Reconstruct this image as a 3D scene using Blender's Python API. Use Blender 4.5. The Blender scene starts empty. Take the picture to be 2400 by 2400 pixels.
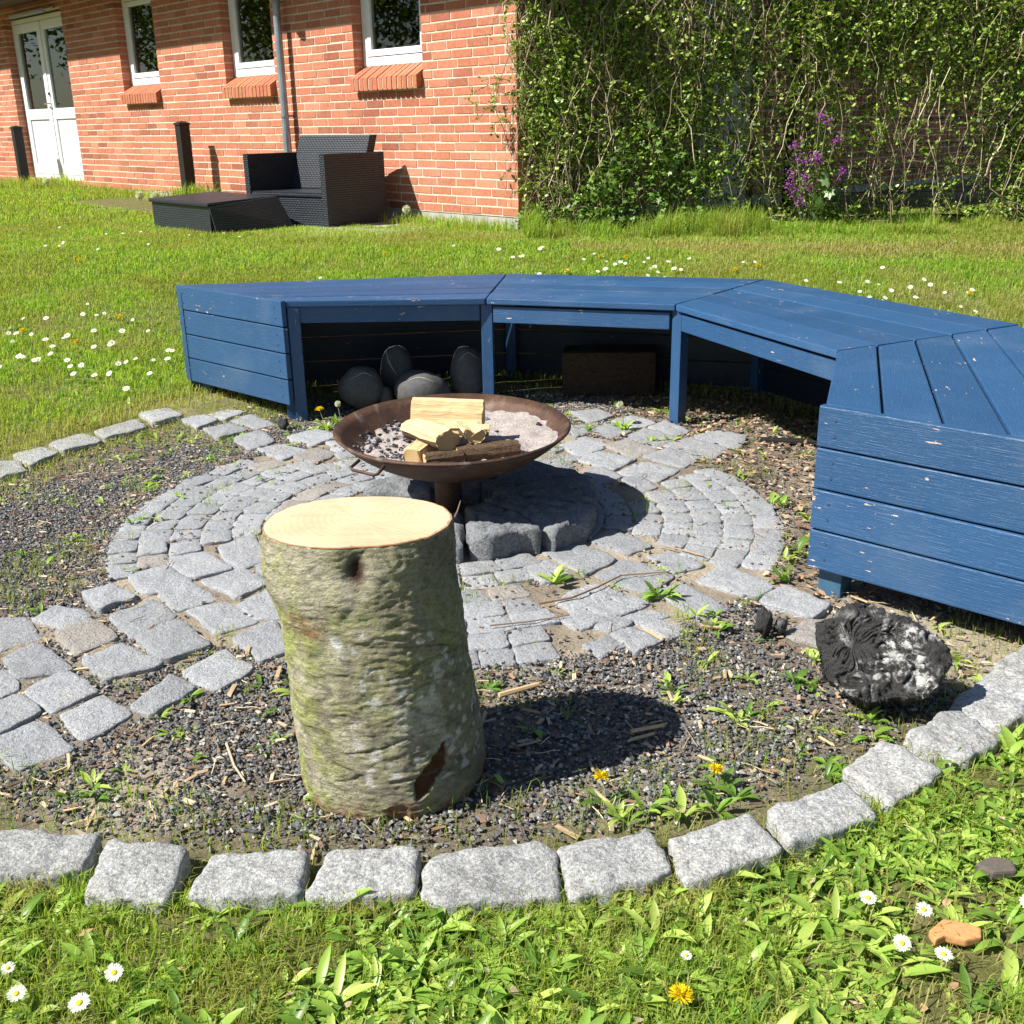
import bpy, math, random, json
import numpy as np
from mathutils import Matrix, Vector, noise as mn

# ------------------------------------------------------------------ camera, light, exposure
scene = bpy.context.scene
col = scene.collection
CZ = 1.0
PITCH, ROLL = 0.344594, -0.0175
cp, sp, cr, sr = math.cos(PITCH), math.sin(PITCH), math.cos(ROLL), math.sin(ROLL)
fw = Vector((0, cp, -sp)); u0 = Vector((0, sp, cp)); x0 = Vector((1, 0, 0))
Rr = x0 * cr + u0 * sr; Up = u0 * cr - x0 * sr
cam_d = bpy.data.cameras.new('camera'); cam = bpy.data.objects.new('camera', cam_d); col.objects.link(cam)
cam.matrix_world = Matrix(((Rr.x, Up.x, -fw.x, 0), (Rr.y, Up.y, -fw.y, 0), (Rr.z, Up.z, -fw.z, CZ), (0, 0, 0, 1)))
cam_d.sensor_width = 36; cam_d.lens = 2541 / 2400 * 36; cam_d.clip_start = .05; cam_d.clip_end = 500
scene.camera = cam
SUN = Vector((.386, .119, -.43)).normalized()
elev = math.asin(-SUN.z)
w = bpy.data.worlds.new('World'); scene.world = w; w.use_nodes = True
nt = w.node_tree; nt.nodes.clear()
sky = nt.nodes.new('ShaderNodeTexSky'); sky.sky_type = 'NISHITA'; sky.sun_disc = False
sky.sun_elevation = elev; sky.sun_rotation = math.atan2(-SUN.x, -SUN.y); sky.air_density = 1.0; sky.dust_density = .6
bg = nt.nodes.new('ShaderNodeBackground'); bg.inputs[1].default_value = .05
out = nt.nodes.new('ShaderNodeOutputWorld'); nt.links.new(sky.outputs[0], bg.inputs[0]); nt.links.new(bg.outputs[0], out.inputs[0])
sd = bpy.data.lights.new('sun', 'SUN'); sd.energy = 5.0; sd.angle = math.radians(.53); sd.color = (1, .95, .86)
sun = bpy.data.objects.new('sun', sd); col.objects.link(sun); sun.rotation_euler = SUN.to_track_quat('-Z', 'Y').to_euler(); sun.location = (0, 0, 20)
scene.view_settings.view_transform = 'Standard'; scene.view_settings.look = 'None'
scene.view_settings.exposure = .95; scene.view_settings.gamma = 1
scene.render.engine = 'CYCLES'
scene.cycles.max_bounces = 6; scene.cycles.transparent_max_bounces = 8

random.seed(7); rng = np.random.default_rng(11)

# ------------------------------------------------------------------ helpers
def vnoise(x, y, seed=0):
    x = np.asarray(x, float) + seed * 17.3; y = np.asarray(y, float) - seed * 9.1
    xi = np.floor(x); yi = np.floor(y); fx = x - xi; fy = y - yi
    fx = fx * fx * (3 - 2 * fx); fy = fy * fy * (3 - 2 * fy)
    def h(a, b):
        v = np.sin(a * 127.1 + b * 311.7) * 43758.5453
        return v - np.floor(v)
    return (h(xi, yi) * (1 - fx) + h(xi + 1, yi) * fx) * (1 - fy) + (h(xi, yi + 1) * (1 - fx) + h(xi + 1, yi + 1) * fx) * fy
def fbm(x, y, seed=0, o=3):
    s = 0; a = .5
    for i in range(o):
        s = s + a * vnoise(np.asarray(x) * 2 ** i, np.asarray(y) * 2 ** i, seed + i); a *= .5
    return s / (1 - .5 ** o)
def sstep(a, b, x):
    t = np.clip((np.asarray(x, float) - a) / (b - a), 0, 1); return t * t * (3 - 2 * t)
def gh(x, y):
    x = np.asarray(x, float); y = np.asarray(y, float)
    h = .23 * sstep(3.9, 7.3, y) * 1.0 + np.clip(y - 9, 0, 8) * .017
    h = h + .012 * (fbm(x * 1.7, y * 1.7, 3) - .5) * sstep(0, 1, np.hypot(x + .2, y - 2.8) / 3)
    r = np.hypot(x + .2, y - 2.75)
    # soil inside the ring sits a little lower than the stones
    h = h - .012 * (1 - sstep(1.40, 1.60, r)) + .010 * (1 - sstep(.88, .96, np.hypot(x + .17, y - 2.76)))
    return h
def g1(x, y): return float(gh(x, y))

ROOT = {}
def new_obj(name, data, parent=None, loc=None):
    o = bpy.data.objects.new(name, data); col.objects.link(o)
    if parent is not None:
        o.parent = parent; ROOT[o.name] = ROOT[parent.name]
    else:
        o.location = loc if loc is not None else (0, 0, 0); ROOT[o.name] = Vector(o.location)
    return o
def tag(o, label=None, cat=None, group=None, kind=None):
    if label: o['label'] = label
    if cat: o['category'] = cat
    if group: o['group'] = group
    if kind: o['kind'] = kind
    return o
def empty(name, loc, label=None, cat=None, group=None, kind=None):
    o = new_obj(name, None, None, loc); o.empty_display_size = .1
    return tag(o, label, cat, group, kind)

class MB:
    def __init__(s): s.v = []; s.f = []; s.c = []; s.uv = None; s.sm = False
    def add(s, vs, fs, c=(1, 1, 1)):
        n = len(s.v); s.v += [tuple(map(float, p)) for p in vs]; s.f += [tuple(i + n for i in f) for f in fs]; s.c += [c] * len(vs)
        return s
    def box(s, a, b, c=(1, 1, 1)):
        x0, y0, z0 = a; x1, y1, z1 = b
        return s.hexa([(x0, y0, z0), (x1, y0, z0), (x1, y1, z0), (x0, y1, z0), (x0, y0, z1), (x1, y0, z1), (x1, y1, z1), (x0, y1, z1)], c)
    def hexa(s, p, c=(1, 1, 1)):
        return s.add(p, [(3, 2, 1, 0), (4, 5, 6, 7), (0, 1, 5, 4), (1, 2, 6, 5), (2, 3, 7, 6), (3, 0, 4, 7)], c)
    def obox(s, o, ax, ay, az, c=(1, 1, 1)):  # o origin corner, three edge vectors
        o, ax, ay, az = map(Vector, (o, ax, ay, az))
        return s.hexa([o, o + ax, o + ax + ay, o + ay, o + az, o + ax + az, o + ax + ay + az, o + ay + az], c)
    def prism(s, poly, z0, z1, c=(1, 1, 1)):
        n = len(poly)
        a = sum(poly[i][0] * poly[(i + 1) % n][1] - poly[(i + 1) % n][0] * poly[i][1] for i in range(n))
        if a < 0: poly = poly[::-1]
        vs = [(p[0], p[1], z0) for p in poly] + [(p[0], p[1], z1) for p in poly]
        fs = [tuple(range(n))[::-1], tuple(range(n, 2 * n))] + [(i, (i + 1) % n, (i + 1) % n + n, i + n) for i in range(n)]
        return s.add(vs, fs, c)
    def tube(s, pts, r, n=6, c=(1, 1, 1), cap=True):
        pts = [Vector(p) for p in pts]; rs = r if hasattr(r, '__len__') else [r] * len(pts)
        vs = []; up = Vector((0, 0, 1)); prev = None
        for i, p in enumerate(pts):
            t = (pts[min(i + 1, len(pts) - 1)] - pts[max(i - 1, 0)]).normalized()
            a = prev - t * prev.dot(t) if prev is not None else t.cross(up if abs(t.z) < .9 else Vector((1, 0, 0)))
            a = a.normalized(); prev = a; b = t.cross(a)
            for k in range(n):
                an = 2 * math.pi * k / n; vs.append(p + (a * math.cos(an) + b * math.sin(an)) * rs[i])
        fs = []
        for i in range(len(pts) - 1):
            for k in range(n):
                fs.append((i * n + k, i * n + (k + 1) % n, (i + 1) * n + (k + 1) % n, (i + 1) * n + k))
        if cap: fs.append(tuple(range(n))[::-1]); fs.append(tuple(range((len(pts) - 1) * n, len(pts) * n)))
        return s.add(vs, fs, c)
    def mesh(s, name, mat, off=(0, 0, 0), bevel=0):
        me = bpy.data.meshes.new(name); off = Vector(off)
        me.from_pydata([Vector(p) - off for p in s.v], [], s.f)
        if any(cc != (1, 1, 1) for cc in s.c): setcol(me, np.array(s.c))
        me.materials.append(mat)
        if s.sm: me.polygons.foreach_set('use_smooth', [True] * len(me.polygons))
        if bevel:
            import bmesh
            bm = bmesh.new(); bm.from_mesh(me)
            bmesh.ops.bevel(bm, geom=bm.edges[:], offset=bevel, segments=2, affect='EDGES', profile=.6, clamp_overlap=True)
            bm.to_mesh(me); bm.free()
        return me
    def build(s, name, mat, parent=None, loc=None, bevel=0, **k):
        off = ROOT[parent.name] if parent is not None else Vector(loc if loc is not None else (0, 0, 0))
        o = new_obj(name, s.mesh(name, mat, off, bevel), parent, loc)
        return tag(o, **k)
def setcol(me, c):
    c = np.asarray(c, float)
    if c.shape[1] == 3: c = np.c_[c, np.ones(len(c))]
    at = me.color_attributes.new('col', 'FLOAT_COLOR', 'POINT'); at.data.foreach_set('color', c.astype('f').ravel())
def npmesh(name, V, loops, sizes, mat, C=None, smooth=False):
    me = bpy.data.meshes.new(name); V = np.asarray(V, 'f')
    me.vertices.add(len(V)); me.vertices.foreach_set('co', V.ravel())
    me.loops.add(len(loops)); me.loops.foreach_set('vertex_index', np.asarray(loops, 'i'))
    st = np.concatenate([[0], np.cumsum(sizes)[:-1]]).astype('i')
    me.polygons.add(len(sizes)); me.polygons.foreach_set('loop_start', st); me.polygons.foreach_set('loop_total', np.asarray(sizes, 'i'))
    me.polygons.foreach_set('use_smooth', np.full(len(sizes), bool(smooth)))
    me.update(calc_edges=True); me.validate()
    if C is not None: setcol(me, C)
    me.materials.append(mat); return me
def batch(T, F, X, mat, name, C=None, smooth=False):
    """T: (n,k,3) vertices of n copies, F: faces list of one copy"""
    n, k = T.shape[:2]
    fl = np.concatenate([np.array(f) for f in F]); sz = np.array([len(f) for f in F])
    loops = (fl[None, :] + (np.arange(n) * k)[:, None]).ravel(); sizes = np.tile(sz, n)
    return npmesh(name, T.reshape(-1, 3), loops, sizes, mat, None if C is None else np.repeat(C, k, 0), smooth)

# ------------------------------------------------------------------ materials
def M(name): 
    m = bpy.data.materials.new(name); m.use_nodes = True; n = m.node_tree; n.nodes.clear()
    o = n.nodes.new('ShaderNodeOutputMaterial'); b = n.nodes.new('ShaderNodeBsdfPrincipled'); n.links.new(b.outputs[0], o.inputs[0])
    return m, n, b, o
def N(n, t, **k):
    x = n.nodes.new(t)
    for a, b in k.items():
        if a.startswith('i'): 
            key = a[1:]; x.inputs[int(key) if key.isdigit() else key.replace('_', ' ')].default_value = b
        else: setattr(x, a, b)
    return x
def L(n, a, b): n.links.new(a, b)
def ramp(n, src, stops):
    r = N(n, 'ShaderNodeValToRGB'); e = r.color_ramp.elements
    while len(e) < len(stops): e.new(.5)
    for x, (p, c) in zip(e, stops): x.position = p; x.color = (*c, 1) if len(c) == 3 else c
    L(n, src, r.inputs[0]); return r.outputs[0]
def noise(n, vec, scale, detail=4, rough=.6, dist=0):
    t = N(n, 'ShaderNodeTexNoise'); t.inputs['Scale'].default_value = scale; t.inputs['Detail'].default_value = detail
    t.inputs['Roughness'].default_value = rough; t.inputs['Distortion'].default_value = dist
    if vec is not None: L(n, vec, t.inputs['Vector'])
    return t.outputs[0]
def mix(n, f, a, b, mode='MIX'):
    x = N(n, 'ShaderNodeMix', data_type='RGBA', blend_type=mode)
    for s, v in ((0, f), (6, a), (7, b)):
        if isinstance(v, (int, float)): x.inputs[s].default_value = v
        elif isinstance(v, tuple): x.inputs[s].default_value = (*v, 1) if len(v) == 3 else v
        else: L(n, v, x.inputs[s])
    return x.outputs[2]
def bump(n, b, h, dist, strength=1.0):
    x = N(n, 'ShaderNodeBump'); x.inputs['Distance'].default_value = dist; x.inputs['Strength'].default_value = strength
    L(n, h, x.inputs['Height']); L(n, x.outputs[0], b.inputs['Normal']); return x
def pos(n): return N(n, 'ShaderNodeNewGeometry').outputs['Position']
def mapping(n, vec, scale=(1, 1, 1), rot=(0, 0, 0)):
    m = N(n, 'ShaderNodeMapping'); m.inputs['Scale'].default_value = scale; m.inputs['Rotation'].default_value = rot; L(n, vec, m.inputs['Vector']); return m.outputs[0]
def math_(n, op, a, b=0.0):
    x = N(n, 'ShaderNodeMath', operation=op)
    for i, v in enumerate((a, b)):
        if isinstance(v, (int, float)): x.inputs[i].default_value = v
        else: L(n, v, x.inputs[i])
    return x.outputs[0]
def attr(n): return N(n, 'ShaderNodeAttribute', attribute_name='col').outputs['Color']
def plain(name, c, rough=.6, metal=0, nscale=0, namt=.15, bdist=0, bscale=60, usecol=False):
    m, n, b, o = M(name); b.inputs['Roughness'].default_value = rough; b.inputs['Metallic'].default_value = metal
    base = attr(n) if usecol else None
    if nscale:
        f = noise(n, pos(n), nscale)
        lo = tuple(x * (1 - namt) for x in c); hi = tuple(min(1, x * (1 + namt)) for x in c)
        cc = ramp(n, f, [(.3, lo), (.7, hi)])
        if base is not None: cc = mix(n, 1.0, cc, base, 'MULTIPLY')
        L(n, cc, b.inputs['Base Color'])
    elif base is not None: L(n, base, b.inputs['Base Color'])
    else: b.inputs['Base Color'].default_value = (*c, 1)
    if bdist: bump(n, b, noise(n, pos(n), bscale, 6), bdist)
    return m

# leaves and blades: colour attribute, part of the light goes through
def leafmat(name, trans=.35, rough=.45, spec=.4):
    m, n, b, o = M(name); c = attr(n)
    c2 = mix(n, noise(n, pos(n), 300, 2), c, mix(n, 1.0, c, (.75, .8, .7), 'MULTIPLY'))
    L(n, c2, b.inputs['Base Color']); b.inputs['Roughness'].default_value = rough; b.inputs['Specular IOR Level'].default_value = spec
    t = N(n, 'ShaderNodeBsdfTranslucent'); L(n, mix(n, 1.0, c2, (1.25, 1.35, .6), 'MULTIPLY'), t.inputs[0])
    x = N(n, 'ShaderNodeMixShader'); x.inputs[0].default_value = trans
    L(n, b.outputs[0], x.inputs[1]); L(n, t.outputs[0], x.inputs[2]); L(n, x.outputs[0], o.inputs[0]); return m
M_grass = leafmat('grass_blades', .5, .5, .35); M_leaf = leafmat('leaf', .35, .38, .45); M_vine = leafmat('vine_leaf', .3, .4, .4)
M_petal = leafmat('petal', .3, .6, .1)

def granite(name, a, b_, bdist=.0015, spk=(260, 120)):
    m, n, b, o = M(name); P = pos(n)
    f1 = noise(n, P, spk[0], 3, .7); f2 = noise(n, P, spk[1], 4, .7); f3 = noise(n, P, 7, 4)
    sp_ = ramp(n, f1, [(.32, tuple(x * .35 for x in a)), (.46, a), (.6, b_), (.75, tuple(min(x * 1.25, .9) for x in b_))])
    c = mix(n, .5, sp_, ramp(n, f2, [(.35, a), (.65, b_)]))
    c = mix(n, .55, c, ramp(n, f3, [(.3, (.66, .65, .64)), (.5, (1, 1, 1)), (.72, (1.0, .93, .82))]), 'MULTIPLY')
    c = mix(n, 1.0, c, attr(n), 'MULTIPLY')
    L(n, c, b.inputs['Base Color']); b.inputs['Roughness'].default_value = .8; b.inputs['Specular IOR Level'].default_value = .3
    h = math_(n, 'ADD', math_(n, 'MULTIPLY', noise(n, P, 90, 6, .7), 1.0), math_(n, 'MULTIPLY', f1, .5))
    bump(n, b, h, bdist * 2.4); return m
M_sett = granite('sett_granite', (.27, .275, .285), (.47, .478, .49), .0030)
M_kerb = granite('kerb_granite', (.23, .23, .228), (.54, .54, .52), .0022, (210, 95))
M_slab = granite('platform_stone', (.19, .195, .205), (.34, .35, .365), .003, (150, 60))

def blue_paint():
    m, n, b, o = M('blue_paint'); P = pos(n); uvv = N(n, 'ShaderNodeUVMap').outputs[0]
    gr = noise(n, mapping(n, uvv, (5, 95, 1)), 3.0, 6, .62, .7)
    fine = noise(n, mapping(n, uvv, (9, 260, 1)), 3.0, 3, .6)
    big = noise(n, P, 5, 4)
    c = mix(n, big, (.018, .066, .165), (.030, .094, .210))
    c = mix(n, ramp(n, fine, [(.60, (0, 0, 0)), (.72, (1, 1, 1))]), c, (.075, .15, .30))
    scr = noise(n, mapping(n, uvv, (2.2, 420, 1)), 2.0, 3, .7)
    c = mix(n, math_(n, 'MULTIPLY', ramp(n, scr, [(.655, (0, 0, 0)), (.70, (1, 1, 1))]), .55), c, (.22, .33, .47))
    c = mix(n, math_(n, 'MULTIPLY', ramp(n, noise(n, P, 3.2, 4, .6), [(.52, (0, 0, 0)), (.72, (1, 1, 1))]), .30), c, (.12, .17, .25))
    # chips down to the wood
    ch = noise(n, mapping(n, uvv, (14, 60, 1)), 1.6, 3, .6)
    cm = math_(n, 'MULTIPLY', ramp(n, ch, [(.64, (0, 0, 0)), (.65, (1, 1, 1))]), ramp(n, noise(n, P, 7, 2), [(.60, (0, 0, 0)), (.61, (1, 1, 1))]))
    c = mix(n, cm, c, (.60, .45, .36))
    dk = ramp(n, noise(n, mapping(n, uvv, (10, 160, 1)), 2.2, 3, .6), [(.70, (0, 0, 0)), (.76, (1, 1, 1))])
    c = mix(n, math_(n, 'MULTIPLY', dk, .65), c, (.012, .026, .065))
    c = mix(n, 1.0, c, attr(n), 'MULTIPLY')
    L(n, c, b.inputs['Base Color']); L(n, ramp(n, gr, [(.3, (.33,) * 3), (.7, (.5,) * 3)]), b.inputs['Roughness']); b.inputs['Specular IOR Level'].default_value = .45
    h = math_(n, 'ADD', gr, math_(n, 'MULTIPLY', fine, .25)); h = math_(n, 'SUBTRACT', h, math_(n, 'MULTIPLY', cm, .6))
    bump(n, b, h, .0013); return m
M_blue = blue_paint()

def brickmat():
    m, n, b, o = M('red_brick'); P = pos(n); c = attr(n)
    f = noise(n, P, 40, 5, .7); c = mix(n, 1.0, c, ramp(n, f, [(.3, (.72, .68, .66)), (.55, (1, 1, 1)), (.75, (1.15, 1.18, 1.15))]), 'MULTIPLY')
    d = noise(n, P, 2.3, 4); c = mix(n, math_(n, 'MULTIPLY', ramp(n, d, [(.55, (0, 0, 0)), (.75, (1, 1, 1))]), .25), c, (.55, .33, .24))
    L(n, c, b.inputs['Base Color']); b.inputs['Roughness'].default_value = .85; b.inputs['Specular IOR Level'].default_value = .2
    bump(n, b, noise(n, P, 120, 5, .7), .002); return m
M_brick = brickmat()
M_mortar = plain('mortar', (.60, .50, .40), .95, 0, 25, .18, .002, 150)
M_plinth = plain('plinth_render', (.36, .35, .33), .9, 0, 6, .2, .002, 90)
M_white = plain('white_upvc', (.78, .79, .83), .3, 0, 4, .06)
M_gasket = plain('gasket', (.01, .01, .012), .4)
M_zinc = plain('zinc', (.30, .35, .40), .45, .6, 12, .2)
M_roof = plain('roof_felt', (.08, .075, .07), .8, 0, 20, .2)
M_wood_dark = plain('eave_wood', (.10, .06, .04), .7, 0, 20, .2)
M_black = plain('black_paint', (.004, .0045, .005), .6, 0, 15, .3)
M_wire = plain('black_wire', (.01, .011, .012), .4)
M_concrete = plain('concrete_slab', (.34, .33, .31), .9, 0, 14, .2, .002, 160)
M_chrome = plain('steel', (.5, .5, .5), .3, .9)
M_room = plain('room_plaster', (.05, .052, .05), .9, 0, 3, .4)
M_curtain = plain('curtain', (.35, .36, .36), .9, 0, 15, .2)
M_rubber = plain('dark_plastic', (.02, .02, .02), .5)

def glassmat():
    m, n, b, o = M('window_glass'); n.nodes.remove(b)
    g = N(n, 'ShaderNodeBsdfGlossy'); g.inputs['Roughness'].default_value = .012; g.inputs['Color'].default_value = (.95, 1, .98, 1)
    t = N(n, 'ShaderNodeBsdfTransparent'); t.inputs[0].default_value = (.62, .68, .66, 1)
    fr = N(n, 'ShaderNodeFresnel'); fr.inputs[0].default_value = 1.75
    P = pos(n);     x = N(n, 'ShaderNodeMixShader'); L(n, fr.outputs[0], x.inputs[0]); L(n, t.outputs[0], x.inputs[1]); L(n, g.outputs[0], x.inputs[2]); L(n, x.outputs[0], o.inputs[0]); return m
M_glass = glassmat()

def wickermat():
    m, n, b, o = M('wicker_weave'); uvv = N(n, 'ShaderNodeUVMap').outputs[0]
    t = N(n, 'ShaderNodeTexBrick'); L(n, uvv, t.inputs['Vector']); t.offset = .5; t.offset_frequency = 2
    t.inputs['Scale'].default_value = 1; t.inputs['Mortar Size'].default_value = .0034; t.inputs['Brick Width'].default_value = .034; t.inputs['Row Height'].default_value = .017
    t.inputs['Mortar Smooth'].default_value = .9
    t.inputs['Color1'].default_value = (.026, .034, .048, 1); t.inputs['Color2'].default_value = (.017, .023, .034, 1); t.inputs['Mortar'].default_value = (.004, .005, .008, 1)
    L(n, t.outputs[0], b.inputs['Base Color']); b.inputs['Roughness'].default_value = .42; b.inputs['Specular IOR Level'].default_value = .5
    x = N(n, 'ShaderNodeMath', operation='SUBTRACT'); x.inputs[0].default_value = 1; L(n, t.outputs['Fac'], x.inputs[1])
    bump(n, b, x.outputs[0], .005); return m
M_wicker = wickermat()

def rustmat():
    m, n, b, o = M('rusty_steel'); P = pos(n)
    f = noise(n, P, 14, 6, .65); g = noise(n, P, 160, 4, .7); s = noise(n, mapping(n, P, (14, 14, 1.5)), 1.5, 4)
    c = ramp(n, f, [(.25, (.030, .018, .014)), (.45, (.062, .032, .021)), (.6, (.095, .050, .029)), (.78, (.14, .085, .045))])
    c = mix(n, .5, c, ramp(n, g, [(.3, (.5, .45, .42)), (.7, (1.4, 1.25, 1.1))]), 'MULTIPLY')
    c = mix(n, math_(n, 'MULTIPLY', ramp(n, s, [(.58, (0, 0, 0)), (.72, (1, 1, 1))]), .45), c, (.24, .21, .19))
    L(n, c, b.inputs['Base Color']); b.inputs['Roughness'].default_value = .62; b.inputs['Metallic'].default_value = .25
    bump(n, b, g, .0012); return m
M_rust = rustmat()
def barkmat():
    m, n, b, o = M('bark'); P = pos(n); c = attr(n)
    f = noise(n, mapping(n, P, (1, 1, 1.9)), 60, 7, .74); g = noise(n, P, 260, 4, .7)
    c = mix(n, .9, c, ramp(n, f, [(.30, (.34, .32, .30)), (.47, (1, 1, 1)), (.66, (1.45, 1.42, 1.35))]), 'MULTIPLY')
    c = mix(n, .6, c, ramp(n, g, [(.3, (.6, .6, .6)), (.7, (1.3, 1.3, 1.3))]), 'MULTIPLY')
    L(n, c, b.inputs['Base Color']); b.inputs['Roughness'].default_value = .88; b.inputs['Specular IOR Level'].default_value = .2
    bump(n, b, math_(n, 'ADD', f, math_(n, 'MULTIPLY', g, .3)), .012); return m
M_bark = barkmat()
def cutwood(name, centre, sc=1.0, a=(.60, .37, .18), b_=(.86, .64, .38), rings=46):
    m, n, b, o = M(name); P = pos(n)
    mp = N(n, 'ShaderNodeMapping'); mp.inputs['Location'].default_value = tuple(-x for x in centre); L(n, P, mp.inputs['Vector'])
    wv = N(n, 'ShaderNodeTexWave', wave_type='RINGS', rings_direction='SPHERICAL'); wv.inputs['Scale'].default_value = rings; wv.inputs['Distortion'].default_value = 3.5; wv.inputs['Detail'].default_value = 3; wv.inputs['Detail Scale'].default_value = 1.2
    L(n, mp.outputs[0], wv.inputs['Vector'])
    st = noise(n, mapping(n, P, (3.2, 30, 30), (0, 0, math.radians(-12))), 2.2, 5, .6, .5); bigp = noise(n, P, 9, 3)
    c = mix(n, st, a, b_); c = mix(n, bigp, c, mix(n, .5, c, (1, .86, .62)))
    c = mix(n, .16, c, ramp(n, wv.outputs[0], [(0, (.62, .5, .42)), (1, (1, 1, 1))]), 'MULTIPLY')
    L(n, c, b.inputs['Base Color']); b.inputs['Roughness'].default_value = .7; b.inputs['Specular IOR Level'].default_value = .25
    bump(n, b, math_(n, 'ADD', st, noise(n, mapping(n, P, (40, 400, 40), (0, 0, math.radians(-20))), 1, 3)), .0012); return m
M_log = None
def splitwood():
    m, n, b, o = M('split_wood'); P = N(n, 'ShaderNodeTexCoord').outputs['Object']
    st = noise(n, mapping(n, P, (6, 90, 90)), 2.0, 6, .65, .4)
    c = ramp(n, st, [(.25, (.36, .21, .09)), (.42, (.60, .41, .21)), (.6, (.68, .51, .29)), (.8, (.56, .35, .17))])
    c = mix(n, 1.0, c, attr(n), 'MULTIPLY')
    L(n, c, b.inputs['Base Color']); b.inputs['Roughness'].default_value = .75; bump(n, b, st, .004); return m
M_split = splitwood()
M_ash = plain('ash', (.34, .30, .285), .95, 0, 60, .22, .006, 120)
M_coal = plain('coal', (.02, .02, .022), .6, 0, 50, .5, .004, 120, usecol=True)
M_stone = granite('boulder', (.16, .165, .17), (.27, .275, .28), .001, (300, 40))
M_gravel = plain('gravel', (1, 1, 1), .7, 0, 120, .25, 0, 60, usecol=True)
M_chip = plain('chips', (1, 1, 1), .85, 0, 200, .3, 0, 60, usecol=True)
M_stem = plain('stems', (1, 1, 1), .75, 0, 80, .25, 0, 60, usecol=True)
def charmat():
    m, n, b, o = M('charred_wood'); P = pos(n); c = attr(n)
    f = noise(n, P, 48, 6, .75); g = noise(n, P, 220, 4, .7)
    am = N(n, 'ShaderNodeSeparateColor'); L(n, c, am.inputs[0])
    k = math_(n, 'MULTIPLY', am.outputs[0], ramp(n, f, [(.47, (0, 0, 0)), (.56, (1, 1, 1))]))
    cc = mix(n, k, mix(n, g, (.006, .006, .007), (.05, .05, .052)), mix(n, g, (.35, .35, .36), (.85, .84, .82)))
    L(n, cc, b.inputs['Base Color']); L(n, ramp(n, g, [(.3, (.35,) * 3), (.7, (.75,) * 3)]), b.inputs['Roughness'])
    bump(n, b, math_(n, 'ADD', f, math_(n, 'MULTIPLY', g, .4)), .010); return m
M_char = charmat()

def groundmat():
    m, n, b, o = M('soil'); P = pos(n)
    f = noise(n, P, 4, 5); g = noise(n, P, 130, 5, .75); h = noise(n, P, 28, 5, .7)
    lawn = mix(n, f, (.09, .12, .03), (.19, .17, .07)); lawn = mix(n, ramp(n, h, [(.5, (0, 0, 0)), (.7, (1, 1, 1))]), lawn, (.30, .24, .13))
    sand = mix(n, h, (.30, .245, .18), (.50, .43, .33))
    dark = mix(n, h, (.13, .11, .09), (.27, .225, .175))
    c = attr(n); s = N(n, 'ShaderNodeSeparateColor'); L(n, c, s.inputs[0])
    sand = mix(n, h, (.32, .265, .20), (.54, .47, .37))
    cc = mix(n, s.outputs[0], lawn, dark); cc = mix(n, s.outputs[1], cc, sand)
    cc = mix(n, .7, cc, ramp(n, g, [(.3, (.55, .54, .52)), (.65, (1.2, 1.2, 1.2))]), 'MULTIPLY')
    L(n, cc, b.inputs['Base Color']); b.inputs['Roughness'].default_value = .95; b.inputs['Specular IOR Level'].default_value = .15
    bump(n, b, math_(n, 'ADD', g, h), .008); return m
M_ground = groundmat()

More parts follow.
